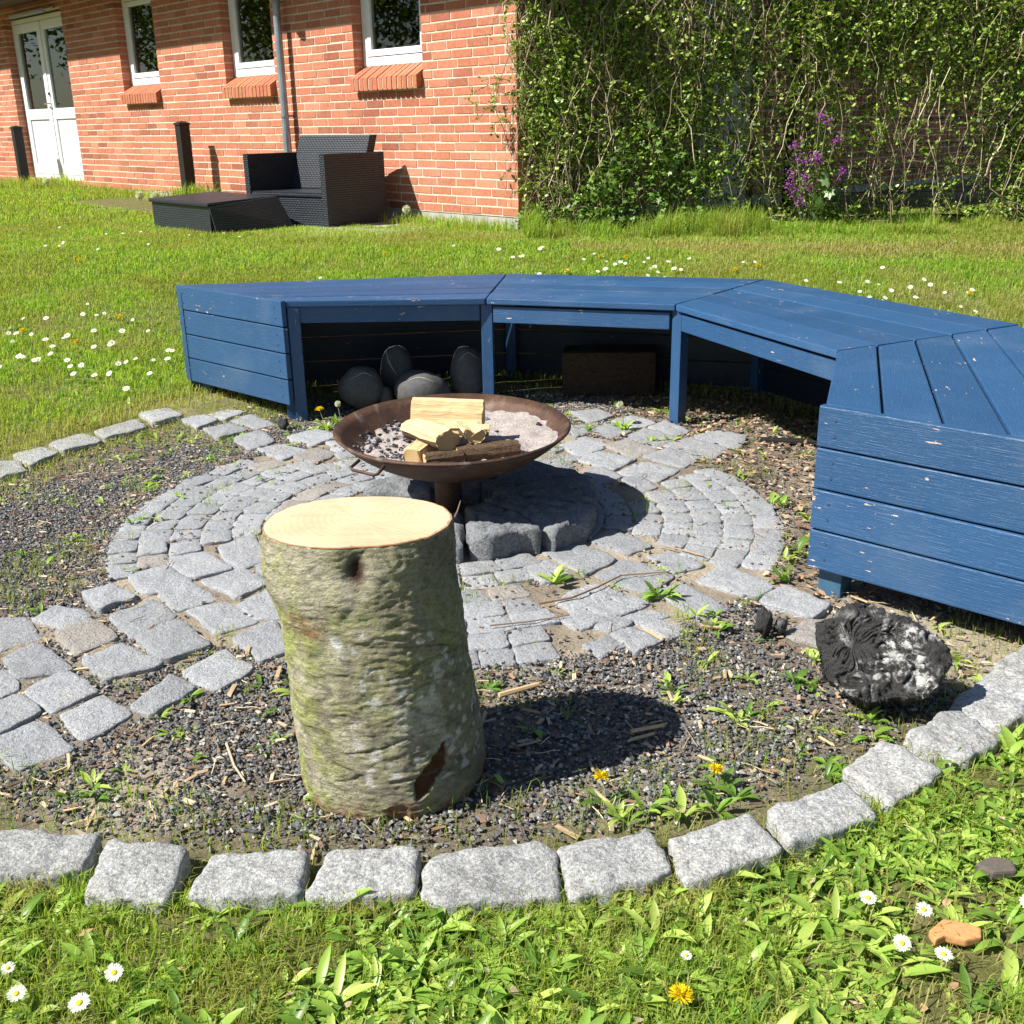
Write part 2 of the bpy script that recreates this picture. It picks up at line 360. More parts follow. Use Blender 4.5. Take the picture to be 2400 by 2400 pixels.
# ------------------------------------------------------------------ ground and paving
CC = (-.17, 2.76); KC = (-.21, 2.80)
ST = json.loads('''{"Q":[[[-1.154,2.148],[-1.062,2.15],[-0.994,2.062],[-1.054,2.001]],[[-1.024,1.958],[-0.993,2.03],[-0.876,1.918],[-0.955,1.873]],[[-0.925,1.826],[-0.886,1.915],[-0.793,1.822],[-0.848,1.748]],[[-1.0,1.808],[-0.929,1.811],[-0.873,1.748],[-0.916,1.665]],[[-1.05,1.896],[-0.999,1.907],[-0.948,1.838],[-0.972,1.802]],[[-0.822,1.732],[-0.772,1.802],[-0.703,1.738],[-0.755,1.657]],[[-0.921,1.666],[-0.862,1.714],[-0.76,1.621],[-0.835,1.566]],[[-1.039,2.143],[-1.022,2.213],[-0.929,2.167],[-0.957,2.093]],[[-0.964,2.073],[-0.917,2.136],[-0.836,2.056],[-0.889,1.98]],[[-0.978,2.268],[-0.935,2.327],[-0.856,2.243],[-0.911,2.177]],[[-0.877,2.153],[-0.813,2.231],[-0.74,2.152],[-0.795,2.051]],[[-0.864,1.96],[-0.813,2.019],[-0.7,1.928],[-0.793,1.864]],[[-0.785,2.038],[-0.723,2.12],[-0.624,1.997],[-0.696,1.938]],[[-0.714,2.169],[-0.646,2.215],[-0.551,2.117],[-0.625,2.058]],[[-0.815,2.276],[-0.757,2.327],[-0.67,2.235],[-0.746,2.178]],[[-0.903,2.366],[-0.839,2.433],[-0.754,2.34],[-0.84,2.27]],[[-0.73,2.351],[-0.658,2.425],[-0.571,2.316],[-0.626,2.238]],[[-0.642,1.89],[-0.588,1.976],[-0.517,1.908],[-0.569,1.822]],[[-0.704,1.765],[-0.671,1.879],[-0.613,1.826],[-0.658,1.734]],[[-0.58,2.03],[-0.517,2.118],[-0.451,1.984],[-0.505,1.925]],[[-0.609,2.199],[-0.558,2.276],[-0.503,2.185],[-0.496,2.132],[-0.556,2.135]],[[-0.477,2.094],[-0.448,2.126],[-0.387,2.038],[-0.429,1.983]],[[-0.861,2.487],[-0.772,2.533],[-0.674,2.409],[-0.754,2.354]],[[-0.742,2.551],[-0.67,2.632],[-0.599,2.475],[-0.65,2.404]],[[-0.62,2.432],[-0.582,2.474],[-0.528,2.369],[-0.571,2.338]],[[-1.205,3.868],[-1.153,3.936],[-1.066,3.82],[-1.109,3.721]],[[-1.121,3.93],[-1.069,3.991],[-0.995,3.945],[-1.034,3.825]],[[-1.083,3.709],[-0.998,3.777],[-0.93,3.691],[-1.0,3.587]],[[-1.006,3.811],[-0.958,3.895],[-0.841,3.767],[-0.902,3.718]],[[-0.944,3.576],[-0.88,3.665],[-0.801,3.537],[-0.867,3.454]],[[-0.832,3.438],[-0.758,3.501],[-0.686,3.404],[-0.764,3.347]],[[-0.765,3.595],[-0.683,3.684],[-0.589,3.575],[-0.665,3.461]],[[-0.82,3.423],[-0.756,3.493],[-0.668,3.419],[-0.726,3.308]],[[-0.703,3.361],[-0.641,3.44],[-0.567,3.371],[-0.62,3.266]],[[0.224,3.852],[0.31,3.883],[0.368,3.784],[0.278,3.706]],[[0.361,3.707],[0.447,3.771],[0.51,3.683],[0.429,3.611]],[[0.483,3.624],[0.548,3.705],[0.61,3.583],[0.541,3.508]],[[0.256,3.59],[0.338,3.681],[0.414,3.583],[0.33,3.487]],[[0.381,3.502],[0.466,3.612],[0.559,3.479],[0.468,3.376]],[[0.602,3.501],[0.698,3.555],[0.787,3.504],[0.715,3.344]],[[0.499,3.395],[0.593,3.477],[0.702,3.362],[0.619,3.254]],[[0.42,3.266],[0.506,3.357],[0.594,3.261],[0.525,3.158]],[[0.323,3.127],[0.416,3.223],[0.507,3.134],[0.429,3.022]],[[0.304,3.401],[0.389,3.468],[0.466,3.348],[0.39,3.268]],[[0.215,3.251],[0.286,3.341],[0.389,3.246],[0.306,3.14]],[[0.164,3.425],[0.248,3.524],[0.317,3.421],[0.223,3.278]],[[0.193,3.624],[0.254,3.68],[0.288,3.604],[0.217,3.513]],[[0.328,3.057],[0.385,3.086],[0.418,2.98],[0.365,2.921]],[[0.224,3.125],[0.281,3.16],[0.325,3.064],[0.249,3.001]],[[0.196,2.333],[0.269,2.437],[0.373,2.32],[0.3,2.227]],[[0.072,2.486],[0.157,2.555],[0.247,2.432],[0.172,2.343]],[[0.029,2.383],[0.087,2.424],[0.134,2.329],[0.068,2.292]],[[0.199,2.563],[0.259,2.627],[0.341,2.508],[0.277,2.456]],[[0.331,2.449],[0.388,2.47],[0.454,2.381],[0.375,2.339]],[[0.424,2.289],[0.509,2.382],[0.582,2.238],[0.534,2.191]],[[0.32,2.223],[0.393,2.282],[0.462,2.143],[0.395,2.089]],[[0.546,2.173],[0.619,2.26],[0.685,2.15],[0.625,2.091]],[[0.562,2.018],[0.629,2.079],[0.683,2.027],[0.617,1.963]],[[0.741,1.995],[0.81,2.041],[0.865,2.006],[0.789,1.94]],[[0.098,2.192],[0.15,2.259],[0.188,2.191],[0.127,2.136]],[[0.155,2.262],[0.194,2.279],[0.244,2.233],[0.192,2.195]],[[0.157,2.155],[0.208,2.196],[0.26,2.139],[0.205,2.103]],[[0.22,2.206],[0.258,2.221],[0.296,2.186],[0.265,2.145]],[[0.098,2.096],[0.148,2.146],[0.19,2.095],[0.136,2.049]],[[0.167,2.07],[0.21,2.108],[0.248,2.075],[0.199,2.036]],[[0.271,2.066],[0.311,2.092],[0.352,2.043],[0.311,1.999]],[[0.203,2.025],[0.249,2.049],[0.291,1.988],[0.237,1.944]],[[0.145,1.973],[0.192,2.013],[0.223,1.973],[0.17,1.921]],[[0.237,2.102],[0.289,2.132],[0.328,2.104],[0.276,2.071]]],"K":[[[-0.785,1.348],[-0.751,1.36],[-0.616,1.349],[-0.619,1.259],[-0.672,1.243],[-0.732,1.245]],[[-0.595,1.203],[-0.59,1.33],[-0.475,1.312],[-0.48,1.19]],[[-0.448,1.199],[-0.438,1.303],[-0.301,1.301],[-0.297,1.195]],[[-0.29,1.193],[-0.272,1.311],[-0.142,1.305],[-0.141,1.191]],[[-0.127,1.191],[-0.124,1.28],[0.026,1.319],[0.052,1.297],[0.057,1.181],[-0.097,1.164]],[[0.074,1.175],[0.06,1.302],[0.192,1.33],[0.215,1.225]],[[0.23,1.203],[0.218,1.313],[0.343,1.37],[0.377,1.266]],[[0.392,1.28],[0.378,1.386],[0.511,1.457],[0.538,1.348]],[[0.571,1.376],[0.52,1.489],[0.607,1.574],[0.682,1.469]],[[0.734,1.495],[0.652,1.589],[0.77,1.674],[0.814,1.562]],[[0.828,1.583],[0.764,1.683],[0.906,1.818],[0.976,1.695]],[[0.985,1.713],[0.892,1.808],[1.009,1.925],[1.112,1.831]],[[-1.456,3.679],[-1.356,3.829],[-1.296,3.723],[-1.389,3.596]],[[-1.552,3.522],[-1.496,3.67],[-1.395,3.552],[-1.472,3.435]],[[-1.627,3.413],[-1.568,3.493],[-1.488,3.423],[-1.52,3.285]],[[-1.679,3.315],[-1.585,3.33],[-1.518,3.247],[-1.573,3.174]],[[-1.371,3.902],[-1.293,3.987],[-1.206,3.87],[-1.283,3.771]]]}''')
QUADS = [np.array(q) for q in ST['Q']]
def inpoly(px, py, poly, grow=0.0):
    poly = np.asarray(poly); c = poly.mean(0); d = poly - c
    if grow: poly = c + d * (1 + grow / (np.linalg.norm(d, axis=1, keepdims=True) + 1e-9))
    px = np.asarray(px); py = np.asarray(py); r = np.zeros(px.shape, bool); n = len(poly)
    for i in range(n):
        x1, y1 = poly[i]; x2, y2 = poly[(i + 1) % n]
        if y1 == y2: continue
        r ^= ((y1 > py) != (y2 > py)) & (px < (x2 - x1) * (py - y1) / (y2 - y1) + x1)
    return r
def inquads(px, py, grow=0.0):
    r = np.zeros(np.shape(px), bool)
    for q in QUADS: r |= inpoly(px, py, q, grow)
    return r
def rC(x, y): return np.hypot(np.asarray(x) - CC[0], np.asarray(y) - CC[1])
def rK(x, y): return np.hypot(np.asarray(x) - KC[0], np.asarray(y) - KC[1])
def nonuni(a, b, d0, d1, step, far):
    m = list(np.arange(d0, d1, step)); x = d1; s = step
    while x < b: m.append(x); s *= far; x += s
    m.append(b); x = d0; s = step; l = []
    while x > a: s *= far; x -= s; l.append(x)
    return np.array(sorted(set(l + m)))
XS = nonuni(-70, 70, -2.4, 2.2, .026, 1.12); YS = nonuni(-60, 90, .7, 5.0, .026, 1.12)
GX, GY = np.meshgrid(XS, YS); nx, ny = len(XS), len(YS)
r_k = rK(GX, GY); r_c = rC(GX, GY)
GZ = gh(GX, GY) + (fbm(GX * 22, GY * 22, 5) - .5) * .010 * (np.hypot(GX, GY - 3) < 4)
ins = 1 - sstep(1.40, 1.56, r_k + .12 * (fbm(GX * 5, GY * 5, 8) - .5))
sandy = .35 * (1 - sstep(.86, .95, r_c)) * (.4 + 1.6 * sstep(.45, .65, fbm(GX * 6, GY * 6, 12))) + .95 * (1 - sstep(.06, .24, np.hypot((GX - .88) * .72 + (GY - 1.99) * .69, ((GX - .88) * .69 - (GY - 1.99) * .72) * .45))) + .85 * (1 - sstep(.06, .2, np.hypot(GX + .62, GY - 1.52)))
sandy = np.clip(sandy + inquads(GX, GY, .05) * .25 * (GX < .5) + .35 * sstep(.55, .7, fbm(GX * 3, GY * 3, 21)) * ins, 0, 1)
sandy += .55 * sstep(.62, .75, fbm(GX * 2.2, GY * 2.2, 31)) * (1 - ins)
GZ += .008 * inquads(GX, GY, .02) * (r_c > .93)
I = np.arange(nx * ny).reshape(ny, nx)
quad = np.stack([I[:-1, :-1], I[:-1, 1:], I[1:, 1:], I[1:, :-1]], -1).reshape(-1)
gm = npmesh('ground', np.stack([GX, GY, GZ], -1).reshape(-1, 3), quad, np.full((nx - 1) * (ny - 1), 4), M_ground,
            np.stack([ins, np.clip(sandy, 0, 1), 0 * ins], -1).reshape(-1, 3), True)
tag(new_obj('ground', gm), label='uneven soil under the lawn and the fire circle', kind='structure')

def chaikin(p, it=2, w=.25):
    p = np.asarray(p, float)
    for _ in range(it):
        q = np.roll(p, -1, 0); a = p * (1 - w) + q * w; b = p * w + q * (1 - w)
        p = np.stack([a, b], 1).reshape(-1, 2)
    return p
def resample(p, K):
    q = np.r_[p, p[:1]]; d = np.r_[0, np.cumsum(np.linalg.norm(np.diff(q, axis=0), axis=1))]
    t = np.linspace(0, d[-1], K, endpoint=False); return np.c_[np.interp(t, d, q[:, 0]), np.interp(t, d, q[:, 1])]
def stone(name, poly, zt, zb, mat, parent, K=14, nr=3, edge=.010, rough=.003, c=(1, 1, 1), it=1, w=.2, seed=0, tilt=0.0, grow=0.0):
    poly = np.asarray(poly, float); pp = []
    for i_ in range(len(poly)):
        a_, b_ = poly[i_], poly[(i_ + 1) % len(poly)]; pp.append(a_)
        dl = b_ - a_; nl_ = np.array([-dl[1], dl[0]]); pp += [a_ + dl * .35 + nl_ * random.uniform(-.045, .045), a_ + dl * .68 + nl_ * random.uniform(-.045, .045)]
    pp = np.array(pp); c_ = pp.mean(0); pp = c_ + (pp - c_) * (1 + grow / (np.linalg.norm(pp - c_, axis=1, keepdims=True) + 1e-9))
    p = resample(chaikin(pp, it, w), K); cen = p.mean(0); rad = np.linalg.norm(p - cen, axis=1).mean()
    a = sum(p[i][0] * p[(i + 1) % K][1] - p[(i + 1) % K][0] * p[i][1] for i in range(K))
    if a < 0: p = p[::-1]
    e = edge / rad
    rs = [(1.0, zb), (1.0, zt - edge * 1.1), (1 - e * .35, zt - edge * .30), (1 - e * 1.1, zt)]
    for i in range(nr - 1): rs.append(((1 - e * 1.1) * (1 - (i + 1) / nr), zt + .0012))
    V = []; tx, ty = random.uniform(-tilt, tilt), random.uniform(-tilt, tilt)
    for j, (s, z) in enumerate(rs):
        q = cen + (p - cen) * s
        d = (fbm(q[:, 0] * 38 + seed, q[:, 1] * 38, 4) - .5) * rough * (0 if j == 0 else 2.0)
        jit = (vnoise(q[:, 0] * 70 + seed, q[:, 1] * 70 + z * 90, 9) - .5) * rough * 1.6 * (1 if j else .5)
        dirs = (q - cen) / (np.linalg.norm(q - cen, axis=1, keepdims=True) + 1e-9)
        q = q + dirs * jit[:, None]
        V += [(x, y, z + dd + (0 if j == 0 else (x - cen[0]) * tx + (y - cen[1]) * ty)) for (x, y), dd in zip(q, d)]
    V.append((cen[0], cen[1], zt + .002))
    F = []
    for j in range(len(rs) - 1):
        for k in range(K): F.append((j * K + k, j * K + (k + 1) % K, (j + 1) * K + (k + 1) % K, (j + 1) * K + k))
    b = (len(rs) - 1) * K
    for k in range(K): F.append((b + k, b + (k + 1) % K, len(V) - 1))
    m = MB(); m.sm = True; m.add(V, F, c)
    return m.build(name, mat, parent)
def tint(lo=.86, hi=1.1, warm=.15):
    v = random.uniform(lo, hi); k = random.random()
    if k < warm: return (v, v * .93, v * .86)
    return (v * .97, v * .99, v * 1.03)

paving = empty('paving', (CC[0], CC[1], 0), label='round granite sett paving with four radiating paths', kind='structure')
for i, q in enumerate(QUADS):
    c = q.mean(0); z = g1(*c)
    qq = c + (q - c) * 1.0
    stone('sett', qq, z + (.0 if rC(*c) < .9 else .008) + random.uniform(.004, .008), z - .03, M_sett, paving, K=32, nr=5, edge=.0030, rough=.0040, c=tint(warm=.06), it=1, w=.12, seed=i * 3.1, tilt=.04, grow=.0085)
for ring in range(7):
    r0 = .345 + ring * .077; r1 = r0 + .077; rm = (r0 + r1) / 2
    n = int(round(2 * math.pi * rm / .092)); ph = random.random()
    cuts = [(i + ph + random.uniform(-.14, .14)) * 2 * math.pi / n for i in range(n)]; cuts.append(cuts[0] + 2 * math.pi)
    for i in range(n):
        a0, a1 = cuts[i], cuts[i + 1]; g = .0009
        q = []
        for (rr, aa) in ((r0 + g, a0 + g / rm), (r0 + g, a1 - g / rm), (r1 - g, a1 - g / rm), (r1 - g, a0 + g / rm)):
            rr += random.uniform(-.003, .003); q.append((CC[0] + rr * math.cos(aa), CC[1] + rr * math.sin(aa)))
        q = np.array(q); c = q.mean(0); tp = np.r_[c + (q - c) * .72, [c], (q + np.roll(q, 1, 0)) / 2 * .72 + c * .28]
        if inquads(tp[:, 0], tp[:, 1], -.004).any(): continue
        z = g1(*c)
        stone('sett', q, z + random.uniform(.0035, .0075), z - .03, M_sett, paving, K=20, nr=3, edge=.0025, rough=.0030, c=tint(warm=.08), it=1, w=.10, seed=ring * 7 + i, tilt=.05)

kerb = empty('stone_kerb', (KC[0], KC[1], 0), label='ring of rough granite kerb stones around the fire circle', kind='structure')
kp = [np.array(k) for k in ST['K']]
for k in kp: 
    c = k.mean(0); z = g1(*c); front = c[1] < 2.5
    if front:
        rr_k = np.hypot(*(k - KC).T); k = np.array([p_ - (p_ - KC) / r_ * (.013 if r_ > rr_k.mean() else -.004) for p_, r_ in zip(k, rr_k)])
    stone('kerb_stone', c + (k - c) * (1.0 if front else 1.0), z + (.029 if front else .016), z - .06, M_kerb, kerb, K=72 if front else 36, nr=11 if front else 5, edge=.0058 if front else .004, rough=.0055 if front else .004, grow=.004 if front else .008,
          c=tint(.9, 1.05, .0), it=2, w=.15, seed=c[0] * 9, tilt=.04)
# the rest of the ring, left and (behind the charred log) right
kang = [math.atan2(k.mean(0)[1] - KC[1], k.mean(0)[0] - KC[0]) for k in kp]
for a in np.arange(-math.pi, math.pi, .118):
    if min(abs((a - b + math.pi) % (2 * math.pi) - math.pi) for b in kang) < .10: continue
    if -.6 < a < 2.25: continue
    c = np.array([KC[0] + 1.53 * math.cos(a), KC[1] + 1.53 * math.sin(a)])
    t = np.array([-math.sin(a), math.cos(a)]); n_ = np.array([math.cos(a), math.sin(a)])
    q = [c + t * .08 * s1 + n_ * .055 * s2 for s1, s2 in ((-1, -1), (1, -1), (1, 1), (-1, 1))]
    stone('kerb_stone', q, g1(*c) + .03, g1(*c) - .05, M_kerb, kerb, K=20, nr=4, rough=.005, c=tint(.92, 1.05, .1), it=2, w=.18, seed=a * 5)

# broken round stone platform under the fire bowl
plat = empty('stone_platform', (-.13, 2.70, 0), label='low round platform of broken dark stone slabs under the fire bowl', cat='platform')
PC = np.array([-.13, 2.76])
def sector(a0, a1, ri, ro0, ro1, n=5):
    A = np.radians(np.linspace(a0, a1, n)); R = np.linspace(ro0, ro1, n) + np.array([random.uniform(-.012, .012) for _ in range(n)])
    o = [PC + r * np.array([math.cos(a), math.sin(a)]) for a, r in zip(A, R)]
    i = [PC + ri * np.array([math.cos(a), math.sin(a)]) for a in A[::-1]]
    return np.array(o + i)
for (a0, a1, ri, ra, rb, h) in [(-50, -14, .08, .365, .365, .068), (-12, 22, .08, .36, .36, .07), (24, 62, .08, .36, .35, .068), (64, 110, .1, .345, .33, .066), (112, 160, .1, .32, .31, .055), (162, 205, .12, .29, .29, .035),
                               (-86, -53, .08, .325, .335, .070), (-116, -88, .12, .335, .345, .056), (210, 238, .15, .30, .28, .022)]:
    stone('slab', sector(a0, a1, ri, ra, rb), h, -.03, M_slab, plat, K=44, nr=7, edge=.016, rough=.014, c=tint(.7, .95, .0), it=1, w=.2, seed=a0, tilt=.03)

# patio slabs in front of the house
W0 = Vector((.08715, 8.3842, .33265)); yaw = .831467
wd = Vector((-math.cos(yaw), math.sin(yaw), 0)); wn = Vector((-math.sin(yaw), -math.cos(yaw), 0)); gd = -wn; gn = -wd; UZ = Vector((0, 0, 1))
def WP(s, o, z): return W0 + wd * s + wn * o + UZ * z      # along the facade, out of it, up
def GP(t, o, z): return W0 + gd * t + gn * o + UZ * z      # along the gable wall
patio = empty('patio', WP(2.5, .6, -.09), label='concrete slab terrace strip in front of the brick house', kind='structure')
for i in range(15):
    for j in range(3):
        s0 = .55 + i * .42; o0 = .012 + j * .42
        if random.random() < .06 and i > 6: continue
        m = MB(); z = -.088 + (max(0, s0 - 2.5) * .010)
        m.obox(WP(s0 + .005, o0, z - .05), wd * .41, wn * .41, UZ * (.05 + random.uniform(-.003, .003)), tuple([random.uniform(.85, 1.08)] * 3))
        m.build('slab', M_concrete, patio, bevel=.004)

# ------------------------------------------------------------------ brick house
house = empty('brick_house', WP(5, -2, -.1), label='red brick house with white windows and a white glazed double door', cat='house')
CH = 1 / 15; KT = 33
OPEN = [(1.08, 2.0, 15.5 * CH, 31 * CH), (3.27, 4.19, 15.5 * CH, 31 * CH), (5.62, 6.53, 15.5 * CH, 31 * CH), (8.02, 9.97, 1 * CH, 31 * CH)]
def brick_col():
    k = random.random(); v = random.uniform(.86, 1.12)
    if k < .10: b = (.34, .12, .075)
    elif k < .3: b = (.54, .215, .135)
    else: b = (.47, .175, .105)
    return tuple(x * v for x in b)
BR = []
def courses(length, openings, facade=True):
    res = []
    for k in range(KT):
        z0 = k * CH; zm = z0 + CH / 2
        off = 0 if k % 2 else (.18 if k % 4 == 0 else .06)
        blocked = [(a, b) for a, b, c, d in openings if c - 1e-6 <= zm <= d + 1e-6]
        spans = []; x = 0
        for a, b in sorted(blocked): spans.append((x, a)); x = b
        spans.append((x, length))
        for a, b in spans:
            cuts = [a]; j = math.floor(a / .24) * .24 + off - .24
            while j < b + .24:
                if a + .045 < j < b - .045: cuts.append(j)
                j += .24
            if a == 0 and off == 0: cuts.append(.12)
            cuts.append(b); cuts = sorted(set(round(c, 4) for c in cuts))
            for c0, c1 in zip(cuts[:-1], cuts[1:]): res.append((c0 + (.0066 if c0 > a else 0), c1 - (.0066 if c1 < b else 0), z0 + .0068, z0 + CH - .0068, k))
    return res
def brick_shape(m, F, s0, s1, z0, z1, o1, o0, c):
    j = lambda a=.0016: random.uniform(-a, a)
    fo = o1 + j(.0015); z0 += j(); z1 += j()
    p = [F(s0 + j(), o0, z0), F(s1 + j(), o0, z0), F(s1 + j(), fo, z0 + j()), F(s0 + j(), fo, z0 + j()), F(s0 + j(), o0, z1), F(s1 + j(), o0, z1), F(s1 + j(), fo, z1 + j()), F(s0 + j(), fo, z1 + j())]
    m.hexa(p, c)
facade = courses(11.5, OPEN)
facade_sorted = sorted(facade, key=lambda b: (b[0] * .75) ** 2 + ((b[2] - .8) * 1.0) ** 2)
far = MB()
for i, (s0, s1, z0, z1, k) in enumerate(facade_sorted):
    if i < 255:
        m = MB(); brick_shape(m, WP, s0, s1, z0, z1, 0, -.106, brick_col()); m.build('brick', M_brick, house)
    else: brick_shape(far, WP, s0, s1, z0, z1, 0, -.106, brick_col())
far.build('brickwork', M_brick, house, kind='stuff')
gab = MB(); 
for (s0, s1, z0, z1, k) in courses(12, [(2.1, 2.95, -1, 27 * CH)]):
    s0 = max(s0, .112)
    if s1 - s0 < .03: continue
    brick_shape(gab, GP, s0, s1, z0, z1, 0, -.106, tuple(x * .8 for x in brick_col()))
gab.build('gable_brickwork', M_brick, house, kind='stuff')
def wallcore(m, F, length, openings, z0, z1, o1, o0, start=0.0):
    xs = sorted(set([start, length] + [a - .006 for a, b, c, d in openings] + [b + .006 for a, b, c, d in openings]))
    for a, b in zip(xs[:-1], xs[1:]):
        mid = (a + b) / 2; op = [o for o in openings if o[0] - .007 < mid < o[1] + .007]
        segs = [(z0, z1)] if not op else [(z0, op[0][2] - .006), (op[0][3] + .006, z1)]
        for c, d in segs:
            if d > c: m.hexa([F(a, o0, c), F(b, o0, c), F(b, o1, c), F(a, o1, c), F(a, o0, d), F(b, o0, d), F(b, o1, d), F(a, o1, d)])
m = MB(); wallcore(m, WP, 11.5, OPEN, -.002, KT * CH, -.0035, -.28, start=.006); wallcore(m, GP, 12, [(2.1, 2.95, -1, 27 * CH)], 0.0, KT * CH - .001, -.0035, -.24, start=.285)
m.build('wall', M_mortar, house)
m = MB(); m.hexa([WP(0.01, -.3, -.5), WP(8.0, -.3, -.5), WP(8.0, -.010, -.5), WP(.010, -.010, -.5), WP(.01, -.3, -.0025), WP(8.0, -.3, -.0025), WP(8.0, -.010, -.0025), WP(.010, -.010, -.0025)])
m.hexa([WP(9.98, -.3, -.5), WP(11.5, -.3, -.5), WP(11.5, -.010, -.5), WP(9.98, -.010, -.5), WP(9.98, -.3, -.0025), WP(11.5, -.3, -.0025), WP(11.5, -.010, -.0025), WP(9.98, -.010, -.0025)])
m.hexa([WP(8.0, -.3, -.5), WP(9.98, -.3, -.5), WP(9.98, -.004, -.5), WP(8.0, -.004, -.5), WP(8.0, -.3, .055), WP(9.98, -.3, .055), WP(9.98, -.004, .055), WP(8.0, -.004, .055)])
m.hexa([GP(.30, -.3, -.5), GP(2.1, -.3, -.5), GP(2.1, -.01, -.5), GP(.30, -.01, -.5), GP(.30, -.3, -.003), GP(2.1, -.3, -.003), GP(2.1, -.01, -.003), GP(.30, -.01, -.003)])
m.hexa([GP(2.95, -.3, -.5), GP(12, -.3, -.5), GP(12, .01, -.5), GP(2.95, .01, -.5), GP(2.95, -.3, -.003), GP(12, -.3, -.003), GP(12, .01, -.003), GP(2.95, .01, -.003)])
m.build('plinth', M_plinth, house)

def ring_frame(m, F, a, b, c, d, wid, o1, o0):
    m.hexa([F(a, o0, c), F(b, o0, c), F(b, o1, c), F(a, o1, c), F(a, o0, c + wid), F(b, o0, c + wid), F(b, o1, c + wid), F(a, o1, c + wid)])
    m.hexa([F(a, o0, d - wid), F(b, o0, d - wid), F(b, o1, d - wid), F(a, o1, d - wid), F(a, o0, d), F(b, o0, d), F(b, o1, d), F(a, o1, d)])
    for x in ((a, a + wid), (b - wid, b)):
        m.hexa([F(x[0], o0, c + wid), F(x[1], o0, c + wid), F(x[1], o1, c + wid), F(x[0], o1, c + wid), F(x[0], o0, d - wid), F(x[1], o0, d - wid), F(x[1], o1, d - wid), F(x[0], o1, d - wid)])
def slabq(m, F, a, b, c, d, o1, o0, col=(1, 1, 1)):
    m.hexa([F(a, o0, c), F(b, o0, c), F(b, o1, c), F(a, o1, c), F(a, o0, d), F(b, o0, d), F(b, o1, d), F(a, o1, d)], col)
for a, b, c, d in OPEN[:3]:
    c2 = c + .10
    m = MB(); ring_frame(m, WP, a + .004, b - .004, c2, d - .004, .068, -.095, -.16); fr = m.build('window', M_white, house, bevel=.004)
    m = MB(); ring_frame(m, WP, a + .078, b - .078, c2 + .074, d - .078, .052, -.088, -.15); m.build('sash', M_white, fr, bevel=.006)
    m = MB(); ring_frame(m, WP, a + .0725, b - .0725, c2 + .0685, d - .0725, .0055, -.10, -.14); m.build('gasket', M_gasket, fr)
    m = MB(); slabq(m, WP, a + .128, b - .128, c2 + .124, d - .128, -.112, -.118); m.build('pane', M_glass, fr)
    m = MB(); 
    for q in range(5): m.hexa([WP(b - .14 - q * .03, -.22, c2 + .1), WP(b - .17 - q * .03, -.22 - .02 * (q % 2), c2 + .1), WP(b - .17 - q * .03, -.23 - .02 * (q % 2), c2 + .1), WP(b - .14 - q * .03, -.23, c2 + .1), WP(b - .14 - q * .03, -.22, d), WP(b - .17 - q * .03, -.22 - .02 * (q % 2), d), WP(b - .17 - q * .03, -.23 - .02 * (q % 2), d), WP(b - .14 - q * .03, -.23, d)])
    m.build('curtain', M_curtain, fr)
    # sloping header-brick sill
    m = MB(); m.hexa([WP(a + .008, -.10, c2 - .115), WP(b - .008, -.10, c2 - .115), WP(b - .008, .054, c2 - .188), WP(a + .008, .054, c2 - .188), WP(a + .008, -.10, c2 - .008), WP(b - .008, -.10, c2 - .008), WP(b - .008, .054, c2 - .106), WP(a + .008, .054, c2 - .106)])
    sill = m.build('window_sill', M_mortar, house)
    nb = 14; st = (b - a) / nb
    for i in range(nb):
        s0 = a + i * st + .0075; s1 = a + (i + 1) * st - .0075; cc = tuple(x * random.uniform(.9, 1.05) for x in (.46, .17, .095))
        j = random.uniform(-.002, .002)
        m = MB(); m.hexa([WP(s0, -.098, c2 - .12), WP(s1, -.098, c2 - .12), WP(s1, .060 + j, c2 - .196), WP(s0, .060 + j, c2 - .196), WP(s0, -.098, c2 + j), WP(s1, -.098, c2 + j), WP(s1, .060 + j, c2 - .098 + j), WP(s0, .060 + j, c2 - .098 + j)], cc)
        m.build('sill_brick', M_brick, sill)
# double door
a, b, c, d = OPEN[3]
m = MB(); ring_frame(m, WP, a + .004, b - .004, c - .004, d - .02, .055, -.10, -.17); door = m.build('door', M_white, house, bevel=.004)
mid = (a + b) / 2
for (x0, x1) in ((a + .062, mid - .003), (mid + .003, b - .062)):
    z0, z1 = c + .055, d - .08; ph = .58
    m = MB(); ring_frame(m, WP, x0, x1, z0, z1, .11, -.092, -.15); slabq(m, WP, x0 + .11, x1 - .11, z0 + .11 + ph, z0 + .11 + ph + .13, -.092, -.15)
    lf = m.build('door_leaf', M_white, door, bevel=.005)
    m = MB(); slabq(m, WP, x0 + .113, x1 - .113, z0 + .113, z0 + .107 + ph, -.112, -.14); m.build('panel', M_white, door, bevel=.004)
    m = MB(); slabq(m, WP, x0 + .11, x1 - .11, z0 + .24 + ph, z1 - .11, -.118, -.124); m.build('pane', M_glass, door)
m = MB(); slabq(m, WP, mid - .03, mid + .03, c + .06, d - .09, -.080, -.092); m.build('meeting_stile', M_white, door, bevel=.006)
m = MB(); m.tube([WP(mid - .045, -.09, 1.0), WP(mid - .045, -.04, 1.0), WP(mid + .06, -.04, 1.0)], .009, 8); m.build('handle', M_chrome, door)
m = MB(); m.tube([WP(mid - .03, -.093, 1.12), WP(mid - .03, -.07, 1.12)], .016, 10); m.build('lock_cylinder', M_gasket, door)
m = MB(); m.obox(WP(mid - .62, .03, 2.035), wd * 1.15, wn * .045, UZ * .045); m.obox(WP(mid - .95, .045, 2.05), wd * .36, wn * .03, UZ * .02); m.obox(WP(mid - .3, .0, 2.04), wd * .05, wn * .035, UZ * .03); m.build('door_closer', M_chrome, door, bevel=.004)
